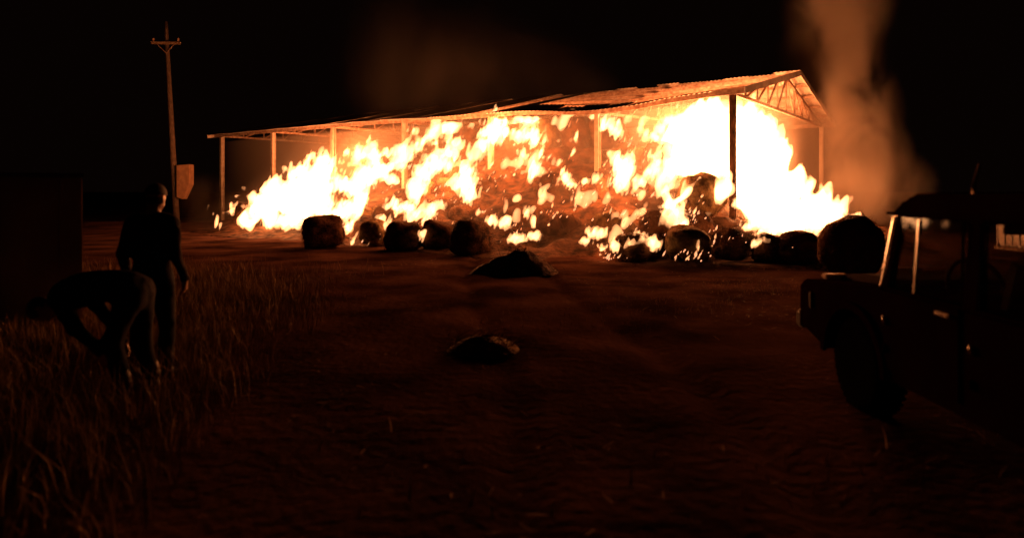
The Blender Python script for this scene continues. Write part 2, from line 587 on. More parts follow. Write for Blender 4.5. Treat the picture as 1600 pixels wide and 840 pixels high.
def bale_mesh(seed, straw=900):
    rng = np.random.default_rng(seed)
    n, r, half = 30, 0.62, 0.60
    prof = [(-half, 0.0), (-half * .98, 0.22), (-half * 0.93, 0.42), (-half * 0.80, 0.55), (-half * 0.55, 0.615), (-half * 0.2, 0.63), (half * 0.2, 0.63), (half * 0.55, 0.615), (half * 0.80, 0.55), (half * 0.93, 0.42), (half * .98, 0.22), (half, 0.0)]
    V, Fc = [], []
    off = rng.random(3) * 40
    for o, rad in prof:
        for k in range(n):
            a = 2 * math.pi * k / n
            V.append((o, rad * math.cos(a), rad * math.sin(a)))
    V = np.array(V)
    d = V / (np.linalg.norm(V, axis=1)[:, None] + 1e-6)
    q = V * 2.3 + off
    s = noise3(q[:, 0], q[:, 1], q[:, 2]) * 0.12 + noise3(q[:, 0] * 3, q[:, 1] * 3, q[:, 2] * 3) * 0.06
    V = V + d * s[:, None]
    V[:, 2] += 0.62
    low = np.clip((0.35 - V[:, 2]) / 0.35, 0, 1)          # slumped foot
    V[:, 1] *= 1 + 0.14 * low
    V[:, 2] = np.maximum(V[:, 2], 0.0)
    verts = V.tolist(); m = len(prof)
    for i in range(m - 1):
        for k in range(n):
            Fc.append((i * n + k, i * n + (k + 1) % n, (i + 1) * n + (k + 1) % n, (i + 1) * n + k))
    rr = random.Random(seed)
    for _ in range(straw):
        i = rr.randrange(n, len(V) - n)
        p = Vector(V[i]); nn = Vector(d[i]).normalized()
        t = (nn + Vector((rr.uniform(-1, 1), rr.uniform(-1, 1), rr.uniform(-.9, .6))) * 0.9).normalized()
        ln = rr.uniform(0.06, 0.26)
        p = p.lerp(Vector(V[min(len(V) - 1, i + rr.choice((1, n, n + 1)))]), rr.random())
        side = t.cross(Vector((rr.random(), rr.random(), rr.random()))).normalized() * 0.006
        b = len(verts)
        verts += [tuple(p - nn * 0.03 - side), tuple(p - nn * 0.03 + side), tuple(p + t * ln + Vector((0, 0, -0.04)))]
        Fc.append((b, b + 1, b + 2))
    me = bpy.data.meshes.new('hay_bale')
    me.from_pydata(verts, [], Fc)
    me.polygons.foreach_set('use_smooth', [True] * len(me.polygons))
    me.update()
    return me
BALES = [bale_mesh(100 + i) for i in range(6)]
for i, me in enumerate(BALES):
    me.materials.append(M['hay'] if i == 5 else M['char_and_shade'])

def bale(loc, rz, tilt, k, label, group=None, scale=(1, 1, 1)):
    o = bpy.data.objects.new('hay_bale', BALES[k % len(BALES)])
    o.location = loc
    o.rotation_euler = (tilt, random.uniform(-0.12, 0.12), rz)
    o.scale = scale
    link(o)
    tag(o, label, 'hay bale', group)
    return o

def bay_name(u):
    if u < 0:
        return 'just outside the near gable'
    return '%s bay from the near gable' % ('first', 'second', 'third', 'fourth', 'fifth', 'sixth')[min(5, int(u / (LEN / 6)))]

def build_bales():
    rr = random.Random(21)
    ang = math.atan2(UA[1], UA[0])
    k = 0
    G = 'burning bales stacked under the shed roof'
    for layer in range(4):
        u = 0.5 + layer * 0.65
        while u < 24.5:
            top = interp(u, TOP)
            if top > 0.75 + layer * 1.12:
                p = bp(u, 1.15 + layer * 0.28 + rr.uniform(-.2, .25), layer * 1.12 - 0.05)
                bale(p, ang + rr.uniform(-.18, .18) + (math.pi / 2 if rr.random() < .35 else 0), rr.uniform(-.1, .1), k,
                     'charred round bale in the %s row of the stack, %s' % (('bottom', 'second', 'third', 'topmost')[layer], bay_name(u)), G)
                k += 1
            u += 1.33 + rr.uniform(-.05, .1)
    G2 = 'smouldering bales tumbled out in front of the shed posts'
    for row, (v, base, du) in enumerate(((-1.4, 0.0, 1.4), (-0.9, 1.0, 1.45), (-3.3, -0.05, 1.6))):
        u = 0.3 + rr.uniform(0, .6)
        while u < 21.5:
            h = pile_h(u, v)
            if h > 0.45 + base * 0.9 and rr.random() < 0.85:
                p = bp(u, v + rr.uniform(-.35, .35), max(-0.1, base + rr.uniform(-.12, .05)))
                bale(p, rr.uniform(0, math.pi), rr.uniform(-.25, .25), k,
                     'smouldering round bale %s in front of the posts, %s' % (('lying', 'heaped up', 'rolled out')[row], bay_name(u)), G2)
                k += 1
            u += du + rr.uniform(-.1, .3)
    # bales that show on their own along the foot of the fire: photo column, foot row, width, height in pixels
    solo = [
        (503, 388, 62, 50, 0.4, 'blackened bale with orange streaks below the second lit post'),
        (583, 386, 44, 42, 1.2, 'narrow reddish bale beside the pair of flat-topped black bales'),
        (627, 392, 58, 47, 0.1, 'flat-topped black bale with a curtain of fire on it'),
        (681, 392, 56, 47, 0.2, 'flat-topped black bale beside a round black bale'),
        (734, 400, 62, 54, 0.9, 'round black bale with one small flame on its shoulder'),
        (885, 388, 66, 54, 0.3, 'dark brown bale behind the low black hay mound'),
        (1000, 408, 74, 44, 0.8, 'charred bale dotted with embers under a row of low flames'),
        (1078, 410, 74, 56, 1.5, 'split charred bale with a forked trickle of fire'),
        (1150, 405, 66, 52, 0.6, 'charred bale at the foot of the dark corner post'),
        (1210, 410, 60, 46, 0.2, 'low dark bale between corner post and the big unburnt bale'),
        (1258, 412, 72, 50, 1.1, 'unburnt bale with a red-lit rim at the foot of the big fire'),
        (1346, 432, 90, 95, 0.8, 'large unburnt round bale standing black against the fire beside the vehicle'),
    ]
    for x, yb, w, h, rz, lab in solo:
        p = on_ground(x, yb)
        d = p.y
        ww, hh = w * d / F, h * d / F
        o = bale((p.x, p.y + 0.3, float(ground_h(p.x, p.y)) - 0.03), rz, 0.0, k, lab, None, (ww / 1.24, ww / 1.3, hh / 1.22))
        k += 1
build_bales()

def clump(name, px, py, w, h, label, cat, seed, mat):
    p = on_ground(px, py)
    d = p.y
    rw, hh = w * d / F / 2, h * d / F
    n, m = 40, 10
    rng = np.random.default_rng(seed)
    off = rng.random(2) * 30
    V, Fc = [], []
    for j in range(m + 1):
        t = j / m
        for k in range(n):
            a = 2 * math.pi * k / n
            r = t * (1 + 0.18 * float(noise3(np.float32(math.cos(a) * 1.6 + off[0]), np.float32(math.sin(a) * 1.6 + off[1]), np.float32(.5))))
            x, y = rw * r * math.cos(a), rw * 0.75 * r * math.sin(a)
            z = hh * (1 - t * t) ** 1.25 + 0.35 * hh * float(noise3(np.float32(x * 5 + off[0]), np.float32(y * 5), np.float32(2.5))) * (1 - t) * t * 2.6
            V.append((x, y, z - 0.03))
    for j in range(m):
        for k in range(n):
            Fc.append((j * n + k, j * n + (k + 1) % n, (j + 1) * n + (k + 1) % n, (j + 1) * n + k))
    rr = random.Random(seed)
    for _ in range(240):
        q = Vector(V[rr.randrange(len(V))])
        t = Vector((rr.uniform(-1, 1), rr.uniform(-1, 1), rr.uniform(-.05, .9))).normalized()
        ln = rr.uniform(0.06, 0.2)
        s = t.cross(Vector((rr.random(), rr.random(), rr.random()))).normalized() * 0.006
        b = len(V)
        V += [tuple(q - s), tuple(q + s), tuple(q + t * ln)]
        Fc.append((b, b + 1, b + 2))
    o = mesh_obj(name, V, Fc, mat, None, True)
    o.location = (p.x, p.y, float(ground_h(p.x, p.y)))
    tag(o, label, cat)
clump('hay_mound', 808, 424, 140, 35, 'low black mound of hay at the foot of the burning stack', 'hay mound', 5, M['char_and_shade'])
clump('hay_clump', 757, 546, 150, 27, 'dark clump of hay lying alone on the bare yard', 'hay clump', 9, M['hay'])

# ------------------------------------------------------------------ flames
def flame(blobs, label, res=0.07, amp=1.0, mat='flame', seed=0, vdef=1.2, fat=1.0):
    """blobs: photo ellipses (x, y, rx, ry[, v]) placed where they touch the hay, then grown in 3D as ragged tongues"""
    E = []
    for b in blobs:
        x, y, rx, ry = b[:4]
        if len(b) > 4:
            d = ray_v(x, b[4])
        else:
            d = hit_pile(x, min(y + ry * 0.5, 420))
            d = ray_v(x, vdef) if d is None else d - 0.35
        c = at(x, y, d)
        a, e = rx * d / F * 1.05, ry * d / F * 1.05
        E.append((c.x, c.y, c.z, a, min(1.3, 0.55 * min(a, e) + 0.12) * fat, e))
    E = np.array(E, np.float32)
    sz = float(np.clip(np.sqrt(E[:, 3] * E[:, 5]).mean(), 0.10, 0.7))
    res = max(0.028, min(0.06, sz / 6.5))
    pad = 0.5 * sz + 0.2
    lo = (E[:, :3] - E[:, 3:] * 1.45 - pad).min(0); hi = (E[:, :3] + E[:, 3:] * 1.45 + pad).max(0)
    n = np.maximum(6, np.ceil((hi - lo) / res).astype(int))
    gx, gy, gz = [lo[i] + np.arange(n[i], dtype=np.float32) * res for i in range(3)]
    X, Y, Z = np.meshgrid(gx, gy, gz, indexing='ij')
    so = seed * 3.7
    X2 = X - 0.30 * Z                     # wisps lean towards the near gable as they rise
    f1, f2, f3 = 0.75 / sz, 1.7 / sz, 4.2 / max(sz, 0.25)
    wx = noise3(X2 * f1 + so, Y * f1, Z * f1 * 0.5) * 0.45 * sz + noise3(X2 * f2 + so, Y * f2, Z * f2 * 0.5 + 9) * 0.28 * sz
    wy = noise3(X2 * f1 + 17, Y * f1 + so, Z * f1 * 0.5) * 0.4 * sz
    wz = noise3(X2 * f2 + 31, Y * f2 + so, Z * f1 * 0.3) * 0.8 * sz
    nz = noise3(X2 * f2 + so, Y * f2 + 5, Z * f2 * 0.38 + so) * 0.7 + noise3(X2 * f3, Y * f3 + so, Z * f3 * 0.4) * 0.65
    Fd = np.full(X.shape, -1.0, np.float32)
    for cx, cy_, cz, a, b, e in E:
        zz = Z + wz - cz
        up = np.clip(zz / e, -1, 1.6)
        q = np.sqrt(((X + wx - cx - 0.2 * zz) / a) ** 2 + ((Y + wy - cy_) / b) ** 2 + (zz / e) ** 2)
        Fd = np.maximum(Fd, 1 - q + nz * amp * (0.6 + 0.5 * np.clip(up, 0, 1)))
    Fd[[0, -1]] = -1; Fd[:, [0, -1]] = -1; Fd[:, :, [0, -1]] = -1
    v, q = surface_nets(Fd, lo, res)
    c = E[:, :3].mean(0)
    o = np_mesh('flame', v - c, q, [M[mat]])
    o.location = c.tolist()
    tag(o, label, None, None, 'stuff')
    return o

def build_flames():
    flame([(384, 344, 12, 9), (400, 336, 22, 12), (416, 322, 24, 20), (447, 307, 30, 24), (440, 345, 22, 11), (478, 318, 28, 26), (425, 305, 18, 14)],
          'low wide flames at the far end of the hay', 0.10, amp=0.7, seed=1)
    flame([(488, 290, 26, 24), (505, 268, 16, 20), (463, 268, 16, 10), (478, 254, 5, 11), (507, 242, 7, 10), (500, 310, 16, 22)],
          'flames climbing between the first two lit posts', 0.09, seed=2)
    flame([(541, 240, 5, 6), (560, 242, 9, 12), (578, 234, 6, 14), (587, 247, 7, 9), (607, 239, 10, 6)],
          'small tongues along the top of the stack by the second post', 0.06, seed=3)
    flame([(540, 290, 18, 10), (570, 276, 20, 14), (592, 267, 13, 10), (612, 284, 15, 8), (566, 303, 12, 16)],
          'flames in the middle of the stack by the second post', 0.08, seed=4)
    flame([(520, 333, 18, 7), (546, 332, 20, 14), (562, 318, 10, 14), (546, 352, 8, 10), (553, 370, 8, 6)],
          'forked flame pouring down beside the streaked bale', 0.07, seed=5)
    flame([(596, 344, 7, 7), (604, 353, 5, 8), (612, 318, 12, 7), (624, 324, 8, 6)], 'little flames over the narrow reddish bale', 0.055, seed=6)
    flame([(648, 298, 16, 18), (665, 272, 14, 16), (685, 256, 18, 14), (702, 236, 9, 12), (713, 228, 8, 8)],
          'rising flames beside the third lit post', 0.08, seed=7)
    flame([(655, 331, 33, 9), (640, 325, 10, 8), (672, 326, 10, 10)], 'flat curtain of fire on the flat-topped black bale', 0.07, seed=8)
    flame([(665, 352, 4, 9), (660, 366, 4, 7)], 'thin trickle of fire down the flat-topped bale', 0.05, seed=9)
    flame([(722, 285, 16, 12), (735, 290, 13, 18), (738, 308, 8, 10), (728, 272, 8, 10)], 'flame tongue hanging below the middle of the stack', 0.08, seed=10)
    flame([(775, 207, 20, 16), (772, 186, 7, 11), (812, 212, 24, 9), (836, 214, 9, 12), (756, 228, 8, 9), (748, 212, 4, 6)],
          'crown of flame licking the roof edge in the middle of the shed', 0.09, seed=11)
    flame([(818, 241, 7, 7), (833, 262, 8, 13), (828, 278, 5, 6), (845, 240, 4, 10)], 'flames running down below the crown of flame', 0.06, seed=12)
    flame([(768, 346, 10, 8), (790, 347, 9, 9)], 'twin flames above the round black bale', 0.055, seed=13)
    flame([(806, 374, 15, 6), (836, 370, 8, 6), (822, 334, 5, 8), (834, 347, 3, 8)], 'flames on top of the low black mound', 0.055, seed=14)
    flame([(883, 279, 8, 8), (892, 288, 9, 5), (915, 284, 7, 4), (932, 279, 8, 6), (878, 270, 3, 7)], 'row of low flames left of the slim lit post', 0.06, seed=15)
    flame([(901, 213, 4, 8)], 'single flame hanging under the sagging roof edge', 0.05, seed=16)
    flame([(950, 197, 12, 8), (962, 205, 8, 8), (942, 192, 6, 8)], 'flames at the top of the slim lit post', 0.06, seed=17)
    flame([(975, 262, 15, 18), (968, 285, 11, 14), (962, 246, 8, 8), (1000, 286, 13, 6), (1022, 262, 8, 18), (1028, 244, 6, 10)],
          'flames right beside the slim lit post', 0.08, seed=18)
    flame([(1032, 200, 8, 8), (1045, 188, 12, 7), (1022, 214, 5, 5)], 'flames under the roof next to the great fire', 0.07, seed=19)
    flame([(1092, 222, 40, 44, 2.2), (1066, 252, 24, 44, 1.6), (1112, 182, 46, 16, 2.5), (1124, 258, 32, 44, 1.6), (1072, 195, 28, 16, 2.4), (1060, 300, 16, 8), (1136, 300, 14, 20), (1160, 182, 30, 16, 3.0), (1050, 225, 16, 40, 2.0),
           (1150, 225, 30, 50, 2.6), (1145, 270, 26, 46, 2.4), (1085, 285, 14, 12), (1180, 200, 18, 22, 4.0)],
          'great wall of white flame filling the near bay of the shed', amp=0.75, seed=20, fat=1.4)
    flame([(1176, 235, 26, 50, 3.0), (1200, 272, 34, 46, 3.4), (1232, 302, 34, 40, 3.8), (1266, 328, 34, 28, 3.8), (1296, 338, 28, 16, 3.8), (1320, 338, 16, 7, 3.8), (1172, 300, 22, 38, 2.0), (1190, 320, 26, 34, 1.2), (1190, 225, 22, 30, 6.0), (1205, 255, 26, 30, 7.0)],
          'great white fire sloping down at the near gable end', amp=0.5, seed=21, fat=1.4)
    flame([(1215, 340, 36, 24), (1250, 338, 36, 20), (1182, 346, 10, 22), (1285, 342, 26, 14), (1256, 350, 34, 18), (1190, 372, 12, 9), (1225, 364, 22, 8), (1290, 348, 20, 14)],
          'white fire along the foot of the pile outside the near gable', amp=0.8, seed=27)
    flame([(1050, 342, 18, 16), (1046, 322, 8, 14), (1062, 352, 12, 9)], 'upright flame rising from the split bale', 0.06, seed=22)
    flame([(1000, 376, 18, 9), (985, 380, 10, 6), (1022, 380, 8, 9)], 'row of low flames over the bale dotted with embers', 0.06, seed=23)
    flame([(932, 364, 14, 8), (915, 376, 9, 4), (960, 384, 7, 8), (940, 388, 7, 4)], 'low flames in the dip beside the hay mound', 0.055, seed=24)
    flame([(1166, 356, 9, 5), (1180, 380, 6, 5), (1150, 318, 5, 6)], 'small flames at the foot of the dark corner post', 0.05, seed=25)
    flame([(1078, 368, 4, 4), (1086, 375, 4, 4), (1092, 384, 3, 7)], 'forked trickle of fire on the split bale', 0.045, seed=26)
build_flames()

def fire_coat():
    """ragged sheets of flame clinging to the face of the hay, one for each bay of the shed"""
    ut = np.arange(-6, 30, 0.1); vt = np.arange(-9, 6, 0.1)
    T = np.array([[pile_h(u, v) for v in vt] for u in ut], np.float32)
    gu, gv = np.gradient(T, 0.1)
    T2 = np.sqrt(1 + np.clip(gu ** 2 + gv ** 2, 0, 9)).astype(np.float32)
    names = ('first', 'second', 'third', 'fourth', 'fifth', 'sixth')
    bay = LEN / 6
    h = 0.055
    for b in range(6):
        u0, u1 = b * bay - (3.6 if b == 0 else 0.25), (b + 1) * bay + 0.25
        gu_ = np.arange(u0, u1, h, dtype=np.float32); gv_ = np.arange(-6.0, 2.6, h, dtype=np.float32); gz = np.arange(0.0, 4.7, h, dtype=np.float32)
        U, V = np.meshgrid(gu_, gv_, indexing='ij')
        iu = np.clip(((U + 6) / 0.1).astype(int), 0, len(ut) - 1); iv = np.clip(((V + 9) / 0.1).astype(int), 0, len(vt) - 1)
        H, S = T[iu, iv], T2[iu, iv]
        U3, V3, Z3 = U[..., None] + 0 * gz, V[..., None] + 0 * gz, 0 * U[..., None] + gz
        L = U3 + 0.35 * Z3                       # tongues lean towards the near gable
        n = noise3(L * 0.8 + 3.1, V3 * 0.8 + 40, Z3 * 0.45) * 0.55 + noise3(L * 2.6, V3 * 2.6 + 11, Z3 * 1.15 + 2) * 0.50 + noise3(L * 6.5 + 7, V3 * 6.5, Z3 * 2.6) * 0.50
        dist = (Z3 - H[..., None] - 0.14) / S[..., None] - 0.16
        dist = np.where(dist > 0, dist * 0.55, -dist)      # reaches farther up than down
        lowf = np.clip((1.3 - H) / 1.0, 0, 1)[..., None]
        thr = np.interp(U3, [-4, 0, 3, 6, 11, 14, 20, 22.5, 24], [0.50, 0.34, 0.44, 0.52, 0.48, 0.38, 0.35, 1.0, 1.5]).astype(np.float32)
        Fd = n - thr - 0.20 * lowf - dist * 1.25 - np.where(H < 0.12, 1.0, 0.0)[..., None]
        Fd[[0, -1]] = -1; Fd[:, [0, -1]] = -1; Fd[:, :, [0, -1]] = -1
        v, q = surface_nets(Fd.astype(np.float32), (u0, -6.0, 0.0), h)
        if not len(q):
            continue
        W = np.concatenate([P0 + v[:, :1] * UA + v[:, 1:2] * UB, v[:, 2:]], 1)
        c = W.mean(0)
        o = np_mesh('flame', W - c, q[:, ::-1], [M['thinfire']])
        o.location = c.tolist()
        tag(o, 'ragged orange flames clinging to the hay in the %s bay from the near gable' % names[b], None, None, 'stuff')
fire_coat()

def build_embers():
    """small licks and glowing straw scattered over the bales"""
    rr = random.Random(33)
    spots = []
    boxes = [(560, 240, 640, 310, 26), (640, 260, 760, 330, 40), (760, 225, 850, 330, 46), (850, 190, 940, 300, 22), (940, 200, 1040, 330, 70),
             (850, 320, 960, 395, 46), (940, 330, 1120, 410, 110), (1040, 290, 1190, 400, 80), (480, 340, 700, 385, 30), (1150, 320, 1300, 400, 36), (690, 320, 830, 385, 26)]
    for x0, y0, x1, y1, n in boxes:
        cl = [(rr.uniform(x0, x1), rr.uniform(y0, y1)) for _ in range(max(3, n // 8))]
        for _ in range(int(n * 0.8)):
            c = rr.choice(cl)
            spots.append((c[0] + rr.gauss(0, 13), c[1] + rr.gauss(0, 9)))
    for kind, mat, name, label in ((0, M['lick'], 'small_flames', 'small licks of flame scattered over the smouldering bales'), (1, M['ember'], 'embers', 'red glowing straw scattered over the charred bales')):
        V, Q = [], []
        for i, (x, y) in enumerate(spots):
            if (i % 5 < 2) != (kind == 0):
                continue
            d = hit_pile(x, y, 0.2)
            if d is None:
                d = ray_v(x, 0.6)
            p = at(x, y, d - 0.12)
            if p.z < 0.1:
                continue
            s = d / F
            g = rr.choice((0.45, 0.6, 0.8, 1.0, 1.5)); hh = rr.uniform(2.0, 6.0) * s * g; ww = rr.uniform(0.8, 2.0) * s * g ** 0.7
            if kind == 1:
                hh *= 0.7; ww *= 0.8
            lean = Vector((rr.uniform(0.15, 0.8), rr.uniform(-.2, .2), 1)).normalized()
            n = 6
            b = len(V)
            prof = [(-1, .05), (-.6, .75), (-.15, 1), (.35, .6), (1, .04)]
            for t, r in prof:
                c = p + lean * (t * hh)
                for k in range(n):
                    a = 2 * math.pi * k / n
                    V.append((c.x + ww * r * math.cos(a), c.y + ww * 1.5 * r * math.sin(a), c.z))
            for j in range(4):
                for k in range(n):
                    Q.append((b + j * n + k, b + j * n + (k + 1) % n, b + (j + 1) * n + (k + 1) % n, b + (j + 1) * n + k))
        o = np_mesh(name, np.array(V), np.array(Q), [mat])
        tag(o, label, None, None, 'stuff')
build_embers()

# the light the flames give off
def fire_light(px, py, power, radius=0.5, v=None, lift=0.0):
    d = ray_v(px, v) if v is not None else (hit_pile(px, py) or ray_v(px, 1.2)) - 0.4
    li = bpy.data.lights.new('fire_light', 'POINT')
    li.energy = power * LIGHT_GAIN
    li.color = FIRE
    li.shadow_soft_size = radius
    o = link(bpy.data.objects.new('fire_light', li))
    o.location = at(px, py, d) + Vector((0, 0, lift))
    o['kind'] = 'helper'
for a in ((1090, 225, 4200, 0.8, 2.2), (1190, 270, 3600, 0.8, 3.4), (1245, 318, 2400, 0.5, 3.8), (1110, 255, 2200, 0.6, 1.6), (1200, 240, 3000, 0.5, 6.8), (1296, 336, 1500, 0.3, 3.8),
          (480, 295, 2600, 0.5), (415, 325, 1100, 0.4), (570, 278, 1900, 0.35), (683, 258, 2400, 0.4), (700, 238, 1600, 0.2), (885, 282, 600, 0.15), (785, 206, 1900, 0.4), (972, 268, 1500, 0.4), (1045, 192, 1200, 0.25), (563, 243, 2400, 0.15), (505, 268, 2400, 0.3),
          (548, 330, 140, 0.25), (655, 330, 140, 0.2), (1050, 342, 250, 0.3), (1000, 376, 120, 0.2), (935, 364, 120, 0.2), (735, 290, 350, 0.25), (1222, 348, 400, 0.3), (812, 212, 900, 0.2)):
    fire_light(*a)

# ------------------------------------------------------------------ smoke
def puff(mat, px, py, d, rx, rz, label, ry=None):
    bm = bmesh.new()
    bmesh.ops.create_icosphere(bm, subdivisions=3, radius=1.0)
    o = obj('smoke', bm, mat, None, True)
    o.location = at(px, py, d)
    o.scale = (rx, ry or rx, rz)
    tag(o, label, None, None, 'stuff')

def build_smoke():
    # smoke trapped under the roof
    bm = bmesh.new()
    e = 0.25
    prof = [(-0.2, 0.15), (-0.2, EAVE - 0.35), (WID / 2, RIDGE - 0.35), (WID + 0.2, EAVE - 0.1), (WID + 0.2, 0.15)]
    a = [bm.verts.new(bp(-0.3, v, z)) for v, z in prof]
    b = [bm.verts.new(bp(LEN - 0.5, v, z)) for v, z in prof]
    bm.faces.new(a); bm.faces.new(b[::-1])
    for i in range(5):
        bm.faces.new((a[i], b[i], b[(i + 1) % 5], a[(i + 1) % 5]))
    o = obj('smoke', bm, smoke_mat('trapped_smoke', 0.08))
    tag(o, 'glowing smoke trapped under the shed roof', None, None, 'stuff')
    bm = bmesh.new()
    prof = [(-0.25, 0.1), (-0.25, EAVE - 0.5), (-1.6, 3.2), (-4.0, 1.5), (-5.5, 0.4), (-5.5, 0.1)]
    a = [bm.verts.new(bp(0.5, v, z)) for v, z in prof]
    b = [bm.verts.new(bp(22.0, v, z * 0.8)) for v, z in prof]
    bm.faces.new(a); bm.faces.new(b[::-1])
    for i in range(6):
        bm.faces.new((a[i], b[i], b[(i + 1) % 6], a[(i + 1) % 6]))
    o = obj('smoke', bm, smoke_mat('creeping_smoke', 0.022))
    tag(o, 'glowing smoke creeping over the tumbled bales in front of the posts', None, None, 'stuff')
    pl = smoke_mat('plume', 1.7, scale=0.62, lo=0.38, hi=0.74)
    L = 'tall smoke column rising behind the near gable'
    for x, y, rx, rz in ((1320, 310, 2.6, 2.2), (1335, 250, 2.4, 2.6), (1318, 180, 2.4, 3.2), (1298, 95, 2.4, 3.2), (1308, 5, 2.5, 3.6), (1318, -120, 2.9, 4.4)):
        puff(pl, x, y, 28.5, rx, rz, L)
    puff(smoke_mat('low_smoke', 0.6, scale=0.7, lo=0.40, hi=0.72), 1368, 290, 26.5, 2.3, 1.8, 'low smoke drifting off behind the big unburnt bale')
    rs = smoke_mat('roof_smoke', 0.014, scale=0.4, lo=0.36, hi=0.75)
    L = 'thin smoke rising through the gap in the shed roof'
    for x, y, rx, rz in ((860, 160, 3.4, 2.0), (800, 140, 5.0, 2.8), (720, 125, 5.0, 3.6), (630, 100, 3.2, 4.2)):
        puff(rs, x, y, 28.0, rx, rz, L)
    puff(smoke_mat('end_smoke', 0.30, scale=0.7, lo=0.38, hi=0.7), 322, 318, 36.0, 2.0, 1.9, 'small puff of smoke at the far end of the shed')
build_smoke()

# ------------------------------------------------------------------ utility pole
def build_pole():
    base = on_ground(276, 349)
    d = base.y
    root = empty('utility_pole', (base.x, base.y, 0))
    tag(root, 'leaning utility pole with one crossarm and a cabinet on its shaft', 'utility pole')
    topx = (259 - 276) / F * d
    H = (349 - 34) / F * d
    def ax(z): return Vector((topx * z / H, 0, z))
    bm = bmesh.new()
    tube(bm, [ax(-0.2), ax(H * .3), ax(H * .6), ax(H * .9), ax(H)], [0.17, 0.155, 0.13, 0.105, 0.095], 14)
    obj('shaft', bm, M['concrete'], root, True)
    z = (349 - 68) / F * d
    c = ax(z) + Vector((0, -0.15, 0))
    bm = bmesh.new(); bar(bm, c + Vector((-0.75, 0, 0)), c + Vector((0.8, 0, -0.02)), 0.1, 0.13); arm = obj('crossarm', bm, M['wood'], root, bevel=0.01)
    for x in (-0.65, 0.68):
        bm = bmesh.new(); lathe(bm, [(0.06, .02), (.12, .022), (.13, .055), (.17, .05), (.18, .07), (.22, .06), (.26, .03)], 'z', c + Vector((x, 0, 0)), 14)
        obj('insulator', bm, M['ceramic'], root, True)
    for s in (-1, 1):
        bm = bmesh.new(); bar(bm, c + Vector((s * .5, .02, -.03)), ax(z - .55) + Vector((0, -0.12, 0)), .03, .03); obj('brace', bm, M['steel'], root)
    # cabinet with tapered foot on the side of the shaft
    zt, zb, zk = [(349 - y) / F * d for y in (257, 311, 288)]
    w = 0.68
    x0 = 0.12
    bm = bmesh.new()
    prof = [(x0, zt - 0.05), (x0 + w, zt), (x0 + w, zk), (x0 + w * .45, zb), (x0, zb + .1)]
    a = [bm.verts.new((x, -0.28, q)) for x, q in prof]; b = [bm.verts.new((x, 0.28, q)) for x, q in prof]
    bm.faces.new(a); bm.faces.new(b[::-1])
    for i in range(5): bm.faces.new((a[i], b[i], b[(i + 1) % 5], a[(i + 1) % 5]))
    cab = obj('cabinet', bm, M['box'], root, bevel=0.02)
    cab['label'] = 'pale cabinet with a tapered foot'
    bm = bmesh.new(); box(bm, x0 + .08, x0 + w - .08, -.300, -.282, zk + .1, zt - .15); obj('door', bm, M['box'], cab, bevel=0.005)
    bm = bmesh.new(); bar(bm, ax(zt - .3), ax(zt - .3) + Vector((.3, 0, 0)), .06, .06); obj('bracket', bm, M['steel'], root)
build_pole()

# ------------------------------------------------------------------ boundary wall
def build_wall():
    d = 8.2
    x1 = (127 - 800) / F * d
    ztop = CAMZ + (298 - 271) / F * d
    root = empty('boundary_wall', (x1, d, 0), R(37))
    tag(root, 'plain plastered boundary wall standing in tall dry grass', 'wall')
    bm = bmesh.new(); box(bm, -9.0, 0.0, 0.0, 0.18, -0.2, ztop - 0.06); obj('wall_face', bm, M['plaster'], root, bevel=0.012)
    bm = bmesh.new(); box(bm, -9.03, 0.03, -0.03, 0.21, ztop - 0.057, ztop); obj('coping', bm, M['concrete'], root, bevel=0.01)
    bm = bmesh.new(); box(bm, -0.23, 0.012, -0.025, 0.205, -0.2, ztop - 0.063); obj('end_pier', bm, M['plaster'], root, bevel=0.012)
build_wall()

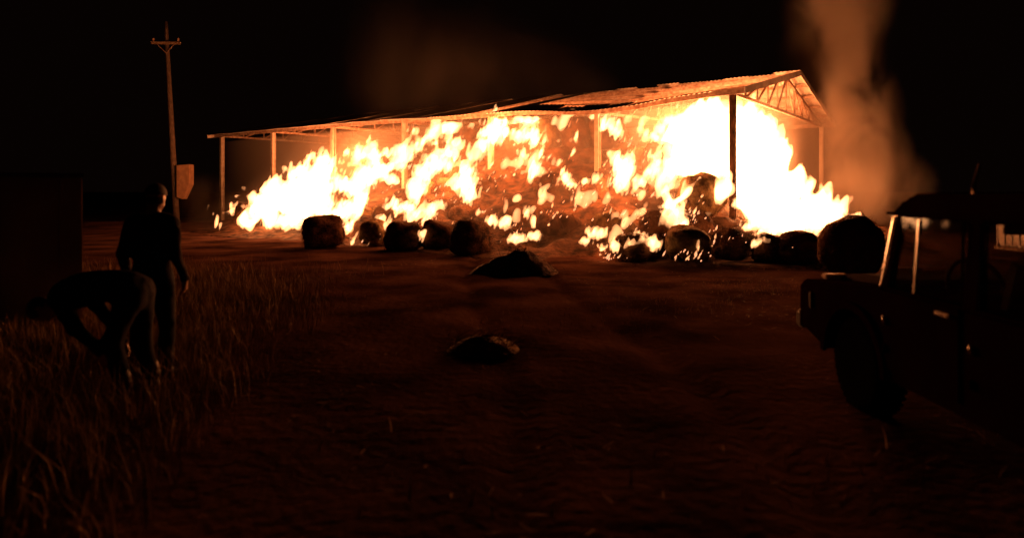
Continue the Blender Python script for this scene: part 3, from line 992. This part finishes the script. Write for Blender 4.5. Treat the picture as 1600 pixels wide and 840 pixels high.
# ------------------------------------------------------------------ off-road vehicle
def build_vehicle():
    XL, XR = 2.70, 4.40
    YF, YR = 6.28, 1.95
    root = empty('off_road_vehicle', ((XL + XR) / 2, 4.1, 0))
    tag(root, 'dark boxy off-road vehicle with upright windscreen parked facing the fire', 'off-road vehicle')
    T = Matrix.Translation(-Vector(((XL + XR) / 2, 4.1, 0)))
    def part(name, bm, mat, parent=root, **k):
        bm.transform(T)
        return obj(name, bm, mat, parent, **k)
    BELT, WTOP, ROOF = 1.05, 1.535, 1.74
    WF, WR, WRAD, ARCH = 5.30, 2.72, 0.385, 0.465
    def arch(c, n=14):
        return [(c + ARCH * math.cos(math.pi * i / n), 0.385 + ARCH * 0.98 * math.sin(math.pi * i / n)) for i in range(n + 1)]
    poly = [(YF - 0.05, 0.50), (YF, 0.60), (YF - 0.01, 0.88), (YF - 0.10, 0.94), (5.6, 0.985), (4.95, 1.03), (4.90, BELT), (YR + 0.03, BELT), (YR, 0.9), (YR, 0.48)]
    low = [(YR + 0.02, 0.42)] + arch(WR)[::-1] + arch(WF)[::-1]
    poly = poly + low
    bm = bmesh.new(); prism(bm, poly, XL, XR)
    part('body', bm, M['paint'], bevel=0.02)
    # bonnet
    bm = bmesh.new(); prism(bm, [(4.92, 0.99), (4.92, 1.085), (5.6, 1.055), (6.12, 0.99), (6.2, 0.9)], XL + 0.27, XR - 0.27); part('bonnet', bm, M['dustpaint'], bevel=0.03, seg=3)
    # cab: pillars, roof
    def pill(name, y0, y1, w=0.07):
        for x in (XL + 0.045, XR - 0.045):
            s = 1 if x < 3.5 else -1
            bm = bmesh.new(); bar(bm, (x, y0, BELT - 0.02), (x + s * 0.03, y1, WTOP + 0.04), w, 0.05, up=(1, 0, 0)); part(name, bm, M['paint'], bevel=0.008)
    pill('windscreen_pillar', 4.88, 4.74, 0.075)
    pill('door_pillar', 3.98, 3.96, 0.13)
    pill('rear_pillar', 3.0, 2.98, 0.12)
    pill('tail_pillar', 2.02, 2.08, 0.11)
    bm = bmesh.new()
    prof = [(4.82, WTOP + .02), (4.80, WTOP + .10), (4.70, ROOF - .045), (4.5, ROOF - .01), (3.6, ROOF), (2.4, ROOF - .005), (2.1, ROOF - .03), (2.0, WTOP + .12), (2.0, WTOP + .02)]
    prism(bm, prof, XL + 0.03, XR - 0.03)
    part('roof', bm, M['paint'], bevel=0.055, seg=4)
    for x in (XL + 0.018, XR - 0.018):
        bm = bmesh.new(); bar(bm, (x, 2.02, WTOP + .055), (x, 4.83, WTOP + .055), 0.03, 0.02); part('drip_rail', bm, M['paint'], bevel=0.005)
    # bright edge strips on the windscreen frame
    for x in (XL + 0.02, XR - 0.02):
        s = 1 if x < 3.5 else -1
        bm = bmesh.new(); bar(bm, (x, 4.93, BELT + 0.0), (x + s * 0.02, 4.795, WTOP + .02), 0.014, 0.014, up=(1, 0, 0)); part('windscreen_trim', bm, M['chrome'])
    for y in (4.88,):
        bm = bmesh.new(); bar(bm, (XL + .08, y, BELT + .02), (XR - .08, y, BELT + .02), .05, .06); part('scuttle', bm, M['paint'], bevel=0.01)
    # glass
    def side_glass(y0, y1, z0=BELT, z1=WTOP):
        for x in (XL + 0.052, XR - 0.052):
            bm = bmesh.new(); box(bm, x - .002, x + .002, y0, y1, z0 - .005, z1 + .03); part('window', bm, M['glass'])
    side_glass(4.05, 4.84); side_glass(3.07, 3.9); side_glass(2.08, 2.93)
    bm = bmesh.new(); bar(bm, ((XL + XR) / 2, 4.88, BELT), ((XL + XR) / 2, 4.755, WTOP + .04), XR - XL - .2, 0.006, up=(0, 1, 0)); part('windscreen', bm, M['glass'])
    bm = bmesh.new(); bar(bm, ((XL + XR) / 2, 2.0, BELT), ((XL + XR) / 2, 2.05, WTOP + .04), XR - XL - .2, 0.006, up=(0, 1, 0)); part('rear_window', bm, M['glass'])
    # quarter-light bar and window channels
    for x in (XL + 0.045, XR - 0.045):
        bm = bmesh.new(); bar(bm, (x, 4.56, BELT), (x, 4.50, WTOP + .02), 0.016, 0.016); part('quarter_light_bar', bm, M['chrome'])
        for y in (4.055, 3.905):
            bm = bmesh.new(); bar(bm, (x - (0.012 if x < 3.5 else -0.012), y, BELT - .02), (x - (0.012 if x < 3.5 else -0.012), y - .01, WTOP + .02), 0.012, 0.012); part('window_channel', bm, M['rim'])
    # doors with handle and hinges
    for x, s in ((XL, -1), (XR, 1)):
        for y0, y1 in ((4.02, 4.84), (3.06, 3.96)):
            bm = bmesh.new()
            box(bm, min(x + s * .002, x + s * .014), max(x + s * .002, x + s * .014), y0, y1, 0.47 if y0 > 4 else 0.52, BELT - .012)
            dr = part('door', bm, M['paint'], bevel=0.006)
            bm = bmesh.new(); bar(bm, (x + s * .03, y0 + .06, .985), (x + s * .03, y0 + .2, .985), .018, .025); part('door_handle', bm, M['chrome'], dr, bevel=0.005)
            for z in (.62, .82):
                bm = bmesh.new(); lathe(bm, [(-.03, .008), (-.028, .014), (.028, .014), (.03, .008)], 'z', (x + s * .022, y1 - .03 if y0 > 4 else y1 - .06, z), 10); part('hinge', bm, M['chrome'] if z > .7 else M['paint'], dr, smooth=True)
    # bumpers, lamps, grille
    bm = bmesh.new(); box(bm, XL + .02, XR - .02, YF + .01, YF + .13, .46, .62); part('front_bumper', bm, M['black'], bevel=.02)
    bm = bmesh.new(); box(bm, XL + .02, XR - .02, YR - .13, YR - .01, .46, .60); part('rear_bumper', bm, M['black'], bevel=.02)
    bm = bmesh.new(); box(bm, XL + .45, XR - .45, YF - .02, YF + .02, .64, .86); part('grille', bm, M['black'], bevel=.01)
    for x in (XL + .25, XR - .25):
        bm = bmesh.new(); lathe(bm, [(0, .11), (.03, .11), (.05, .085), (.055, .03)], 'y', (x, YF - .015, .75), 24); part('headlight', bm, M['lamp'], smooth=True)
        bm = bmesh.new(); box(bm, x - .12, x + .09, 6.02, 6.12, .955, .998); part('wing_lamp', bm, M['lamp'], bevel=.012)
        bm = bmesh.new(); box(bm, x - .06, x + .06, YR - .03, YR + .02, .74, .9); part('tail_lamp', bm, M['black'], bevel=.01)
    for x, s in ((XL, -1), (XR, 1)):
        bm = bmesh.new(); box(bm, min(x, x + s * .02), max(x, x + s * .02), 6.0, 6.04, .70, .84); part('side_vent', bm, M['black'], bevel=.005)
        # flared wheel-arch lip
        for c in (WF, WR):
            bm = bmesh.new()
            A = arch(c, 18)
            for (ya, za), (yb, zb) in zip(A, A[1:]):
                bar(bm, (x + s * .015, ya, za), (x + s * .015, yb, zb), .06, .025, up=(1, 0, 0))
            part('arch_flare', bm, M['paint'])
    # wheels
    for x in (XL + .13, XR - .13):
        for y in (WF, WR):
            wr = empty('wheel'); wr.parent = root
            bm = bmesh.new(); lathe(bm, [(-.11, .22), (-.115, .30), (-.10, .355), (-.07, WRAD), (.07, WRAD), (.10, .355), (.115, .30), (.11, .22)], 'x', (x, y, WRAD), 40); part('tyre', bm, M['rubber'], wr, smooth=True)
            for k in range(40):
                a = 2 * math.pi * k / 40
                bm = bmesh.new()
                cy_, cz = y + math.cos(a) * (WRAD + .004), WRAD + math.sin(a) * (WRAD + .004)
                bar(bm, (x - .085, cy_, cz), (x + .085, cy_, cz), .026, .018, up=(0, math.cos(a), math.sin(a)))
                if k == 0:
                    tb = bm
                else:
                    me = bpy.data.meshes.new('t'); bm.to_mesh(me); bm.free(); tb.from_mesh(me); bpy.data.meshes.remove(me)
            part('tread', tb, M['rubber'], wr)
            s = -1 if x < 3.5 else 1
            bm = bmesh.new(); lathe(bm, [(s * -.05, .222), (s * .095, .222), (s * .10, .20), (s * .06, .18), (s * .05, .10), (s * .075, .08), (s * .08, .03)], 'x', (x, y, WRAD), 28); part('rim', bm, M['rim'], wr, smooth=True)
    # interior
    for x in (3.12, 3.98):
        bm = bmesh.new(); box(bm, x - .24, x + .24, 3.95, 4.4, .72, .88); part('seat', bm, M['seat'], bevel=.04)
        bm = bmesh.new(); bar(bm, (x, 3.98, .86), (x, 3.84, 1.36), .46, .13, up=(0, 1, 0)); part('seat_back', bm, M['seat'], bevel=.04)
        bm = bmesh.new(); bar(bm, (x, 3.84, 1.38), (x, 3.81, 1.5), .26, .09, up=(0, 1, 0)); part('headrest', bm, M['seat'], bevel=.03)
    bm = bmesh.new(); box(bm, 2.85, 4.25, 2.95, 3.4, .72, .88); part('bench_seat', bm, M['seat'], bevel=.04)
    bm = bmesh.new(); bar(bm, (3.55, 2.98, .86), (3.55, 2.86, 1.34), 1.36, .13, up=(0, 1, 0)); part('bench_back', bm, M['seat'], bevel=.04)
    bm = bmesh.new(); box(bm, 2.8, 4.3, 4.62, 4.86, .8, 1.07); part('dashboard', bm, M['black'], bevel=.03)
    bm = bmesh.new()
    pts = [Vector((3.14 + .19 * math.cos(2 * math.pi * k / 24), 4.52 + .07 * math.sin(2 * math.pi * k / 24), 1.1 + .18 * math.sin(2 * math.pi * k / 24))) for k in range(25)]
    tube(bm, pts, [.016] * 25, 8, cap=False); part('steering_wheel', bm, M['black'], smooth=True)
    bm = bmesh.new(); box(bm, 3.45, 3.66, 4.68, 4.70, 1.44, 1.52); part('rear_view_mirror', bm, M['black'], bevel=.008)
    # stub aerial
    bm = bmesh.new(); tube(bm, [(3.10, 4.48, ROOF - .02), (3.10, 4.48, ROOF + .03), (3.125, 4.46, ROOF + .19)], [.024, .020, .012], 10); part('aerial', bm, M['lamp'], smooth=True)
build_vehicle()

def build_added_tank():  # added object: catches firelight for the orange patch in the vehicle window
    p = at(1604, 392, F * CAMZ / (392 - HOR))
    root = empty('added_tank', (p.x, p.y, 0), 0.2)
    tag(root, 'pale caged plastic tank added to give a firelit patch in the vehicle windows', 'added tank')
    bm = bmesh.new(); box(bm, -.5, .5, -.5, .5, .14, 1.08); obj('tank', bm, M['plastic'], root, bevel=.06, seg=3)
    bm = bmesh.new(); lathe(bm, [(1.07, .12), (1.12, .12), (1.13, .1)], 'z', (0, 0, 0), 18); obj('lid', bm, M['black'], root, True)
    bm = bmesh.new(); box(bm, -.55, .55, -.55, .55, 0, .12); obj('pallet', bm, M['wood'], root, bevel=.01)
    for s in (-1, 1):
        for k in range(5):
            t = -.46 + .23 * k
            bm = bmesh.new(); bar(bm, (t, s * .515, .12), (t, s * .515, 1.1), .02, .02); obj('cage_bar', bm, M['cage'], root)
            bm = bmesh.new(); bar(bm, (s * .515, t, .12), (s * .515, t, 1.1), .02, .02); obj('cage_bar', bm, M['cage'], root)
build_added_tank()

# ------------------------------------------------------------------ people
def cone_sdf(P, a, b, ra, rb):
    a, b = np.asarray(a, np.float32), np.asarray(b, np.float32)
    ab = b - a
    t = np.clip(((P - a) @ ab) / max(float(ab @ ab), 1e-9), 0, 1)
    return np.linalg.norm(P - a - t[..., None] * ab, axis=-1) - (ra + (rb - ra) * t)

def person(prims, ells, h=0.009):
    """prims: tapered limbs (a, b, ra, rb, blend, material); ells: (centre, radii, axes rotation, blend, material). One continuous skin."""
    pts = np.array([q for p in prims for q in (p[0], p[1])] + [e[0] for e in ells], np.float32)
    lo, hi = pts.min(0) - 0.24, pts.max(0) + 0.24
    n = np.ceil((hi - lo) / h).astype(int)
    D = np.full(n, 0.3, np.float32)
    Mi = np.zeros(n, np.int8)
    best = np.full(n, 9.0, np.float32)
    def blend(sl, d, k, mi):
        cur = D[sl]
        hh = np.clip(0.5 + 0.5 * (cur - d) / k, 0, 1)
        D[sl] = cur * (1 - hh) + d * hh - k * hh * (1 - hh)
        c = d < best[sl]
        best[sl] = np.where(c, d, best[sl]); Mi[sl] = np.where(c, mi, Mi[sl])
    def region(mn, mx):
        i0 = np.clip(np.floor((mn - lo) / h).astype(int), 0, n); i1 = np.clip(np.ceil((mx - lo) / h).astype(int) + 1, 0, n)
        sl = tuple(slice(a, b) for a, b in zip(i0, i1))
        g = np.meshgrid(*[lo[i] + np.arange(i0[i], i1[i], dtype=np.float32) * h for i in range(3)], indexing='ij')
        return sl, np.stack(g, -1)
    for a, b, ra, rb, k, mi in prims:
        a_, b_ = np.array(a, np.float32), np.array(b, np.float32)
        m = max(ra, rb) + 0.06
        sl, P = region(np.minimum(a_, b_) - m, np.maximum(a_, b_) + m)
        blend(sl, cone_sdf(P, a_, b_, ra, rb), k, mi)
    for c, r, rot, k, mi in ells:
        c_ = np.array(c, np.float32); r_ = np.array(r, np.float32)
        m = r_.max() + 0.06
        sl, P = region(c_ - m, c_ + m)
        Rm = np.array(rot, np.float32) if rot is not None else np.eye(3, dtype=np.float32)
        q = (P - c_) @ Rm            # into the ellipsoid's own axes
        k0 = np.linalg.norm(q / r_, axis=-1); k1 = np.linalg.norm(q / (r_ * r_), axis=-1) + 1e-6
        blend(sl, k0 * (k0 - 1) / k1, k, mi)
    g = np.meshgrid(*[lo[i] + np.arange(n[i], dtype=np.float32) * h for i in range(3)], indexing='ij')
    near = (np.abs(D) < 0.05) & (Mi < 2)
    gx, gy, gz = [a[near] for a in g]
    D[near] += noise3(gx * 9, gy * 9, gz * 6) * 0.013 + noise3(gx * 22 + 5, gy * 22, gz * 14) * 0.006 - 0.006
    v, q = surface_nets(-D, lo, h)
    fc = v[q].mean(1)
    ii = np.clip(((fc - lo) / h).round().astype(int), 0, n - 1)
    return v, q, Mi[ii[:, 0], ii[:, 1], ii[:, 2]]

def hand(prims, wrist, d_f, d_side, d_palm, mi, curl=0.5, s=1.0):
    """palm and five fingers: d_f along the hand, d_side towards the thumb, d_palm the way the fingers curl"""
    w, f, sd, pl = [np.array(x, float) for x in (wrist, d_f, d_side, d_palm)]
    f, sd, pl = f / np.linalg.norm(f), sd / np.linalg.norm(sd), pl / np.linalg.norm(pl)
    for o in (-0.028, -0.010, 0.010, 0.028):
        prims.append((w, w + f * 0.085 + sd * o, 0.022, 0.014, 0.02, mi))
    for o, L in ((0.030, .070), (0.010, .080), (-0.010, .075), (-0.030, .058)):
        p = w + f * 0.085 + sd * o
        ang = 0.25
        for seg in (0.45, 0.32, 0.25):
            ang += curl
            dr = f * math.cos(ang) + pl * math.sin(ang)
            q = p + dr * L * seg
            prims.append((p, q, 0.0095, 0.0085, 0.004, mi)); p = q
    p = w + f * 0.025 + sd * 0.026
    for seg, dr in ((.042, sd * .75 + f * .65 + pl * .2), (.03, sd * .35 + f * .8 + pl * .35), (.024, f * .85 + pl * .4)):
        dr = dr / np.linalg.norm(dr); q = p + dr * seg
        prims.append((p, q, 0.0125, 0.0105, 0.006, mi)); p = q

def head(prims, ells, c, up, fwd, mi, cap=False):
    u, f = np.array(up, float), np.array(fwd, float)
    u /= np.linalg.norm(u); f -= u * (f @ u); f /= np.linalg.norm(f); s = np.cross(f, u)
    rot = np.stack([s, f, u], 1)
    c = np.array(c, float)
    ells.append((c + u * .03, (.076, .096, .092), rot, .02, mi))
    ells.append((c + f * .022 - u * .045, (.060, .070, .075), rot, .03, mi))
    prims.append((c + f * .088 + u * .015, c + f * .108 - u * .022, .010, .014, .012, mi))      # nose
    for k in (-1, 1):
        ells.append((c + s * (.076 * k) - f * .01 + u * -.005, (.010, .020, .032), rot, .008, mi))   # ears
        ells.append((c + s * (.032 * k) + f * .086 + u * .018, (.016, .010, .010), rot, .006, mi))   # eyes
    prims.append((c + f * .084 - u * .058 - s * .02, c + f * .084 - u * .058 + s * .02, .009, .009, .008, mi))   # lips
    return rot, c

def leg(prims, hip, knee, ankle, toe_dir, mt, mb):
    hip, knee, ankle = [np.array(x, float) for x in (hip, knee, ankle)]
    t = np.array(toe_dir, float); t /= np.linalg.norm(t)
    prims.append((hip, knee, .100, .068, .05, mt))
    prims.append((knee, ankle + np.array([0, 0, .06]), .068, .056, .03, mt))
    prims.append((ankle + np.array([0, 0, .12]), ankle, .056, .048, .02, mb))
    prims.append((ankle - t * .04 - np.array([0, 0, .045]), ankle + t * .17 - np.array([0, 0, .055]), .044, .036, .02, mb))

def build_people():
    mats = [M['shirt'], M['trousers'], M['skin'], M['boot']]
    # --- standing, back to the camera, watching the fire
    prims, ells = [], []
    ells.append(((0, 0, 1.30), (.195, .120, .20), None, .08, 0))
    ells.append(((0, .005, 1.06), (.165, .115, .16), None, .08, 0))
    ells.append(((0, -.01, .93), (.170, .125, .12), None, .06, 1))
    prims.append(((-.13, 0, 1.44), (.13, 0, 1.44), .075, .075, .06, 0))
    prims.append(((0, .0, 1.46), (0, .02, 1.58), .062, .056, .04, 2))
    rotm, hc = head(prims, ells, (0.01, .035, 1.66), (0, .05, 1), (-.06, 1, -.05), 2)
    for s in (-1, 1):
        sh, el, wr = (s * .205, 0, 1.42), (s * .265, -.05, 1.15), (s * .285, .05, .92)
        prims.append((sh, el, .064, .050, .05, 0))
        prims.append((el, wr, .050, .036, .03, 0))
        prims.append(((wr[0], wr[1], wr[2]), (wr[0], wr[1] + .01, wr[2] - .03), .028, .026, .012, 2))
        hand(prims, (wr[0], wr[1] + .01, wr[2] - .02), (0, .12, -1), (-s * .25, 1, 0), (-s, -.1, 0), 2, 0.3)
        leg(prims, (s * .10, 0, .90), (s * .13, .03, .50), (s * .16, -.02, .095), (s * .3, 1, 0), 1, 3)
    v, q, mi = person(prims, ells)
    feet = at(238, 590, F * CAMZ / (590 - HOR))
    o = np_mesh('person', v, q, mats, mi=mi)
    o.location = (feet.x, feet.y, float(ground_h(feet.x, feet.y)))
    o.rotation_euler = (0, 0, R(-8)); o.scale = (1, 1, 1.0)
    tag(o, 'person in dark clothes standing upright in the grass, watching the fire', 'person')
    # cap over the hair
    bm = bmesh.new()
    bmesh.ops.create_uvsphere(bm, u_segments=28, v_segments=16, radius=1.0)
    for w in list(bm.verts):
        if w.co.z < -0.12: w.co.z = -0.12 + (w.co.z + .12) * 0.05
    cm = Matrix(((rotm[0][0], rotm[0][1], rotm[0][2]), (rotm[1][0], rotm[1][1], rotm[1][2]), (rotm[2][0], rotm[2][1], rotm[2][2]))).to_4x4()
    bm.transform(Matrix.Translation(Vector(hc) + Vector((0, 0, .045))) @ cm @ Matrix.Diagonal((.088, .108, .098, 1)))
    f = Vector(rotm[:, 1]); u = Vector(rotm[:, 2]); s_ = Vector(rotm[:, 0])
    c0 = Vector(hc) + Vector((0, 0, .045)) + f * .085
    vs = []
    for k in range(9):
        a = math.pi * k / 8
        vs.append(bm.verts.new(c0 + s_ * (.075 * math.cos(a)) + f * (.085 * math.sin(a)) - u * .012))
    bm.faces.new(vs)
    obj('cap', bm, M['cap'], o, True)
    bm = bmesh.new()
    bmesh.ops.create_uvsphere(bm, u_segments=24, v_segments=14, radius=1.0)
    for w in list(bm.verts):
        if w.co.y > 0.1: w.co.y = .1
    bm.transform(Matrix.Translation(Vector(hc) + Vector((0, 0, -.012))) @ cm @ Matrix.Diagonal((.080, .101, .062, 1)))
    obj('hair', bm, M['hair'], o, True)

    # --- bent double in front of the first, reaching down to the left
    mats2 = [M['jacket'], M['trousers'], M['skin'], M['boot']]
    prims, ells = [], []
    ells.append(((.02, 0, .90), (.135, .165, .14), None, .07, 1))
    def tilt(ax_):
        d = np.array(ax_, float); d /= np.linalg.norm(d)
        y = np.array([0, 1.0, 0]); z = np.cross(d, y); z /= np.linalg.norm(z); y = np.cross(z, d)
        return np.stack([d, y, z], 1)
    t1 = (-1, 0, -.05)
    ells.append(((-.18, 0, .94), (.20, .155, .13), tilt(t1), .09, 0))
    ells.append(((-.40, 0, .91), (.19, .19, .135), tilt((-1, 0, -.2)), .09, 0))
    prims.append(((-.50, -.13, .87), (-.50, .13, .87), .075, .075, .06, 0))
    prims.append(((-.52, 0, .86), (-.62, 0, .80), .060, .056, .04, 2))
    rot2, hc2 = head(prims, ells, (-.70, 0, .765), (-1, 0, -.30), (-.35, 0, -1), 2)
    for s in (-1, 1):
        sh, el, wr = (-.47, s * .19, .86), (-.32, s * .25, .64), (-.16, s * .19, .44)
        prims.append((sh, el, .064, .050, .05, 0)); prims.append((el, wr, .050, .036, .03, 0))
        prims.append((wr, (wr[0] - .02, wr[1], wr[2] - .02), .028, .026, .012, 2))
        hand(prims, (wr[0] + .01, wr[1], wr[2] - .02), (.25, -s * .15, -1), (-1, 0, -.25), (0, -s, 0), 2, 0.45)
    leg(prims, (.02, -.10, .86), (-.10, -.13, .49), (.0, -.15, .095), (-1, -.2, 0), 1, 3)
    leg(prims, (.03, .10, .86), (.02, .13, .48), (.10, .15, .095), (-1, .15, 0), 1, 3)
    v, q, mi = person(prims, ells)
    p = at(206, 622, F * CAMZ / (622 - HOR))
    o2 = np_mesh('person', v, q, mats2, mi=mi)
    o2.location = (p.x, p.y, float(ground_h(p.x, p.y)))
    o2.rotation_euler = (0, 0, R(6))
    tag(o2, 'person in black bent double in the grass, back level, reaching for the ground', 'person')
    bm = bmesh.new()
    bmesh.ops.create_uvsphere(bm, u_segments=28, v_segments=16, radius=1.0)
    for w in list(bm.verts):
        if w.co.z < -.1 and w.co.y > 0: w.co.z = -.1
        if w.co.y > .55: w.co.y = .55
    cm = Matrix(((rot2[0][0], rot2[0][1], rot2[0][2]), (rot2[1][0], rot2[1][1], rot2[1][2]), (rot2[2][0], rot2[2][1], rot2[2][2]))).to_4x4()
    bm.transform(Matrix.Translation(Vector(hc2) + Vector(rot2[:, 2]) * .028) @ cm @ Matrix.Diagonal((.084, .105, .100, 1)))
    obj('hair', bm, M['hair'], o2, True)
build_people()

# ------------------------------------------------------------------ grass and straw
def blades(name, spots, mat, label, hmin, hmax, wmin, wmax, seed, flat=False):
    rng = np.random.default_rng(seed)
    n = len(spots)
    X, Y = spots[:, 0], spots[:, 1]
    Z = ground_h(X, Y)
    a = rng.random(n) * 2 * np.pi
    H = hmin + (hmax - hmin) * rng.random(n) ** 1.6
    W = wmin + (wmax - wmin) * rng.random(n)
    dx, dy = np.cos(a), np.sin(a)
    if flat:
        el = rng.random(n) * 0.25
        pts = []
        for t, w in ((0, 1), (0.5, 1), (1, .5)):
            cx, cy_, cz = X + dx * H * t, Y + dy * H * t, Z + 0.012 + H * t * np.sin(el)
            for s in (-1, 1):
                pts.append(np.stack([cx - dy * W * w * s, cy_ + dx * W * w * s, cz], 1))
    else:
        bend = rng.random(n) * 0.6
        pts = []
        for t, w in ((0, 1), (0.55, .75), (1, .12)):
            cx, cy_, cz = X + dx * H * bend * t * t, Y + dy * H * bend * t * t, Z - 0.02 + H * t * (1 - 0.25 * bend * t)
            b = a + 1.2
            for s in (-1, 1):
                pts.append(np.stack([cx + np.cos(b) * W * w * s, cy_ + np.sin(b) * W * w * s, cz], 1))
    V = np.stack(pts, 1).reshape(-1, 3)
    B = np.arange(n)[:, None] * 6
    Q = np.concatenate([B + np.array([0, 1, 3, 2]), B + np.array([2, 3, 5, 4])])
    o = np_mesh(name, V, Q, [mat], smooth=False)
    tag(o, label, None, None, 'stuff')

def build_grass():
    rng = np.random.default_rng(5)
    N = 420000
    x = rng.uniform(-11, 3.5, N).astype(np.float32); y = rng.uniform(2.0, 17, N).astype(np.float32)
    edge = -1.9 - 0.16 * (y - 6) + 0.9 * noise3(x * .5, y * .5, x * 0 + 3.3)
    dens = np.clip((edge - x) / 1.5, 0, 1) * np.clip((15 - y) / 5, 0, 1)
    patch = np.clip(0.55 + 0.9 * noise3(x * .8 + 9, y * .8, x * 0 + 6.1), 0.05, 1)
    keep = rng.random(N) < dens * patch * 0.9
    # keep the feet of the wall's far side and the camera's own place clear
    blades('dry_grass', np.stack([x, y], 1)[keep], M['grass'], 'tall dry grass along the wall and round the two people', 0.10, 0.44, .002, .0045, 1)
    N = 60000
    x = rng.uniform(-4, 9, N).astype(np.float32); y = rng.uniform(2.0, 15, N).astype(np.float32)
    patch = np.clip(noise3(x * .7 + 3, y * .7, x * 0 + 12.1) * 1.6 - 0.25, 0, 1)
    keep = rng.random(N) < patch * 0.22
    blades('short_grass', np.stack([x, y], 1)[keep], M['grass'], 'thin tufts of short dry grass on the trampled yard', 0.04, 0.13, .002, .004, 2)
    N = 9000
    x = rng.uniform(-6, 9, N).astype(np.float32); y = 2.2 + 16 * rng.random(N).astype(np.float32) ** 1.1
    keep = rng.random(N) < np.clip(0.35 + noise3(x * .5, y * .5, x * 0 + 20.1), 0.04, 1)
    blades('straw_litter', np.stack([x, y], 1)[keep], M['grass'], 'loose straw littered over the yard', 0.03, 0.15, .0012, .003, 3, flat=True)
    # pale stalks that stand up out of the yard and catch the light
    st = [on_ground(px, py + 12) for px, py in ((540, 632), (612, 662), (722, 712), (690, 690), (898, 698), (770, 790), (862, 792), (735, 780), (498, 690), (1386, 695), (1290, 712), (1240, 780), (1165, 785), (985, 750), (1500, 640), (1350, 735), (560, 800), (640, 775))]
    blades('pale_stalks', np.array([[p.x, p.y] for p in st], np.float32), M['straw'], 'scattered pale dry stalks standing up from the bare yard', 0.09, 0.20, .007, .011, 4)
build_grass()
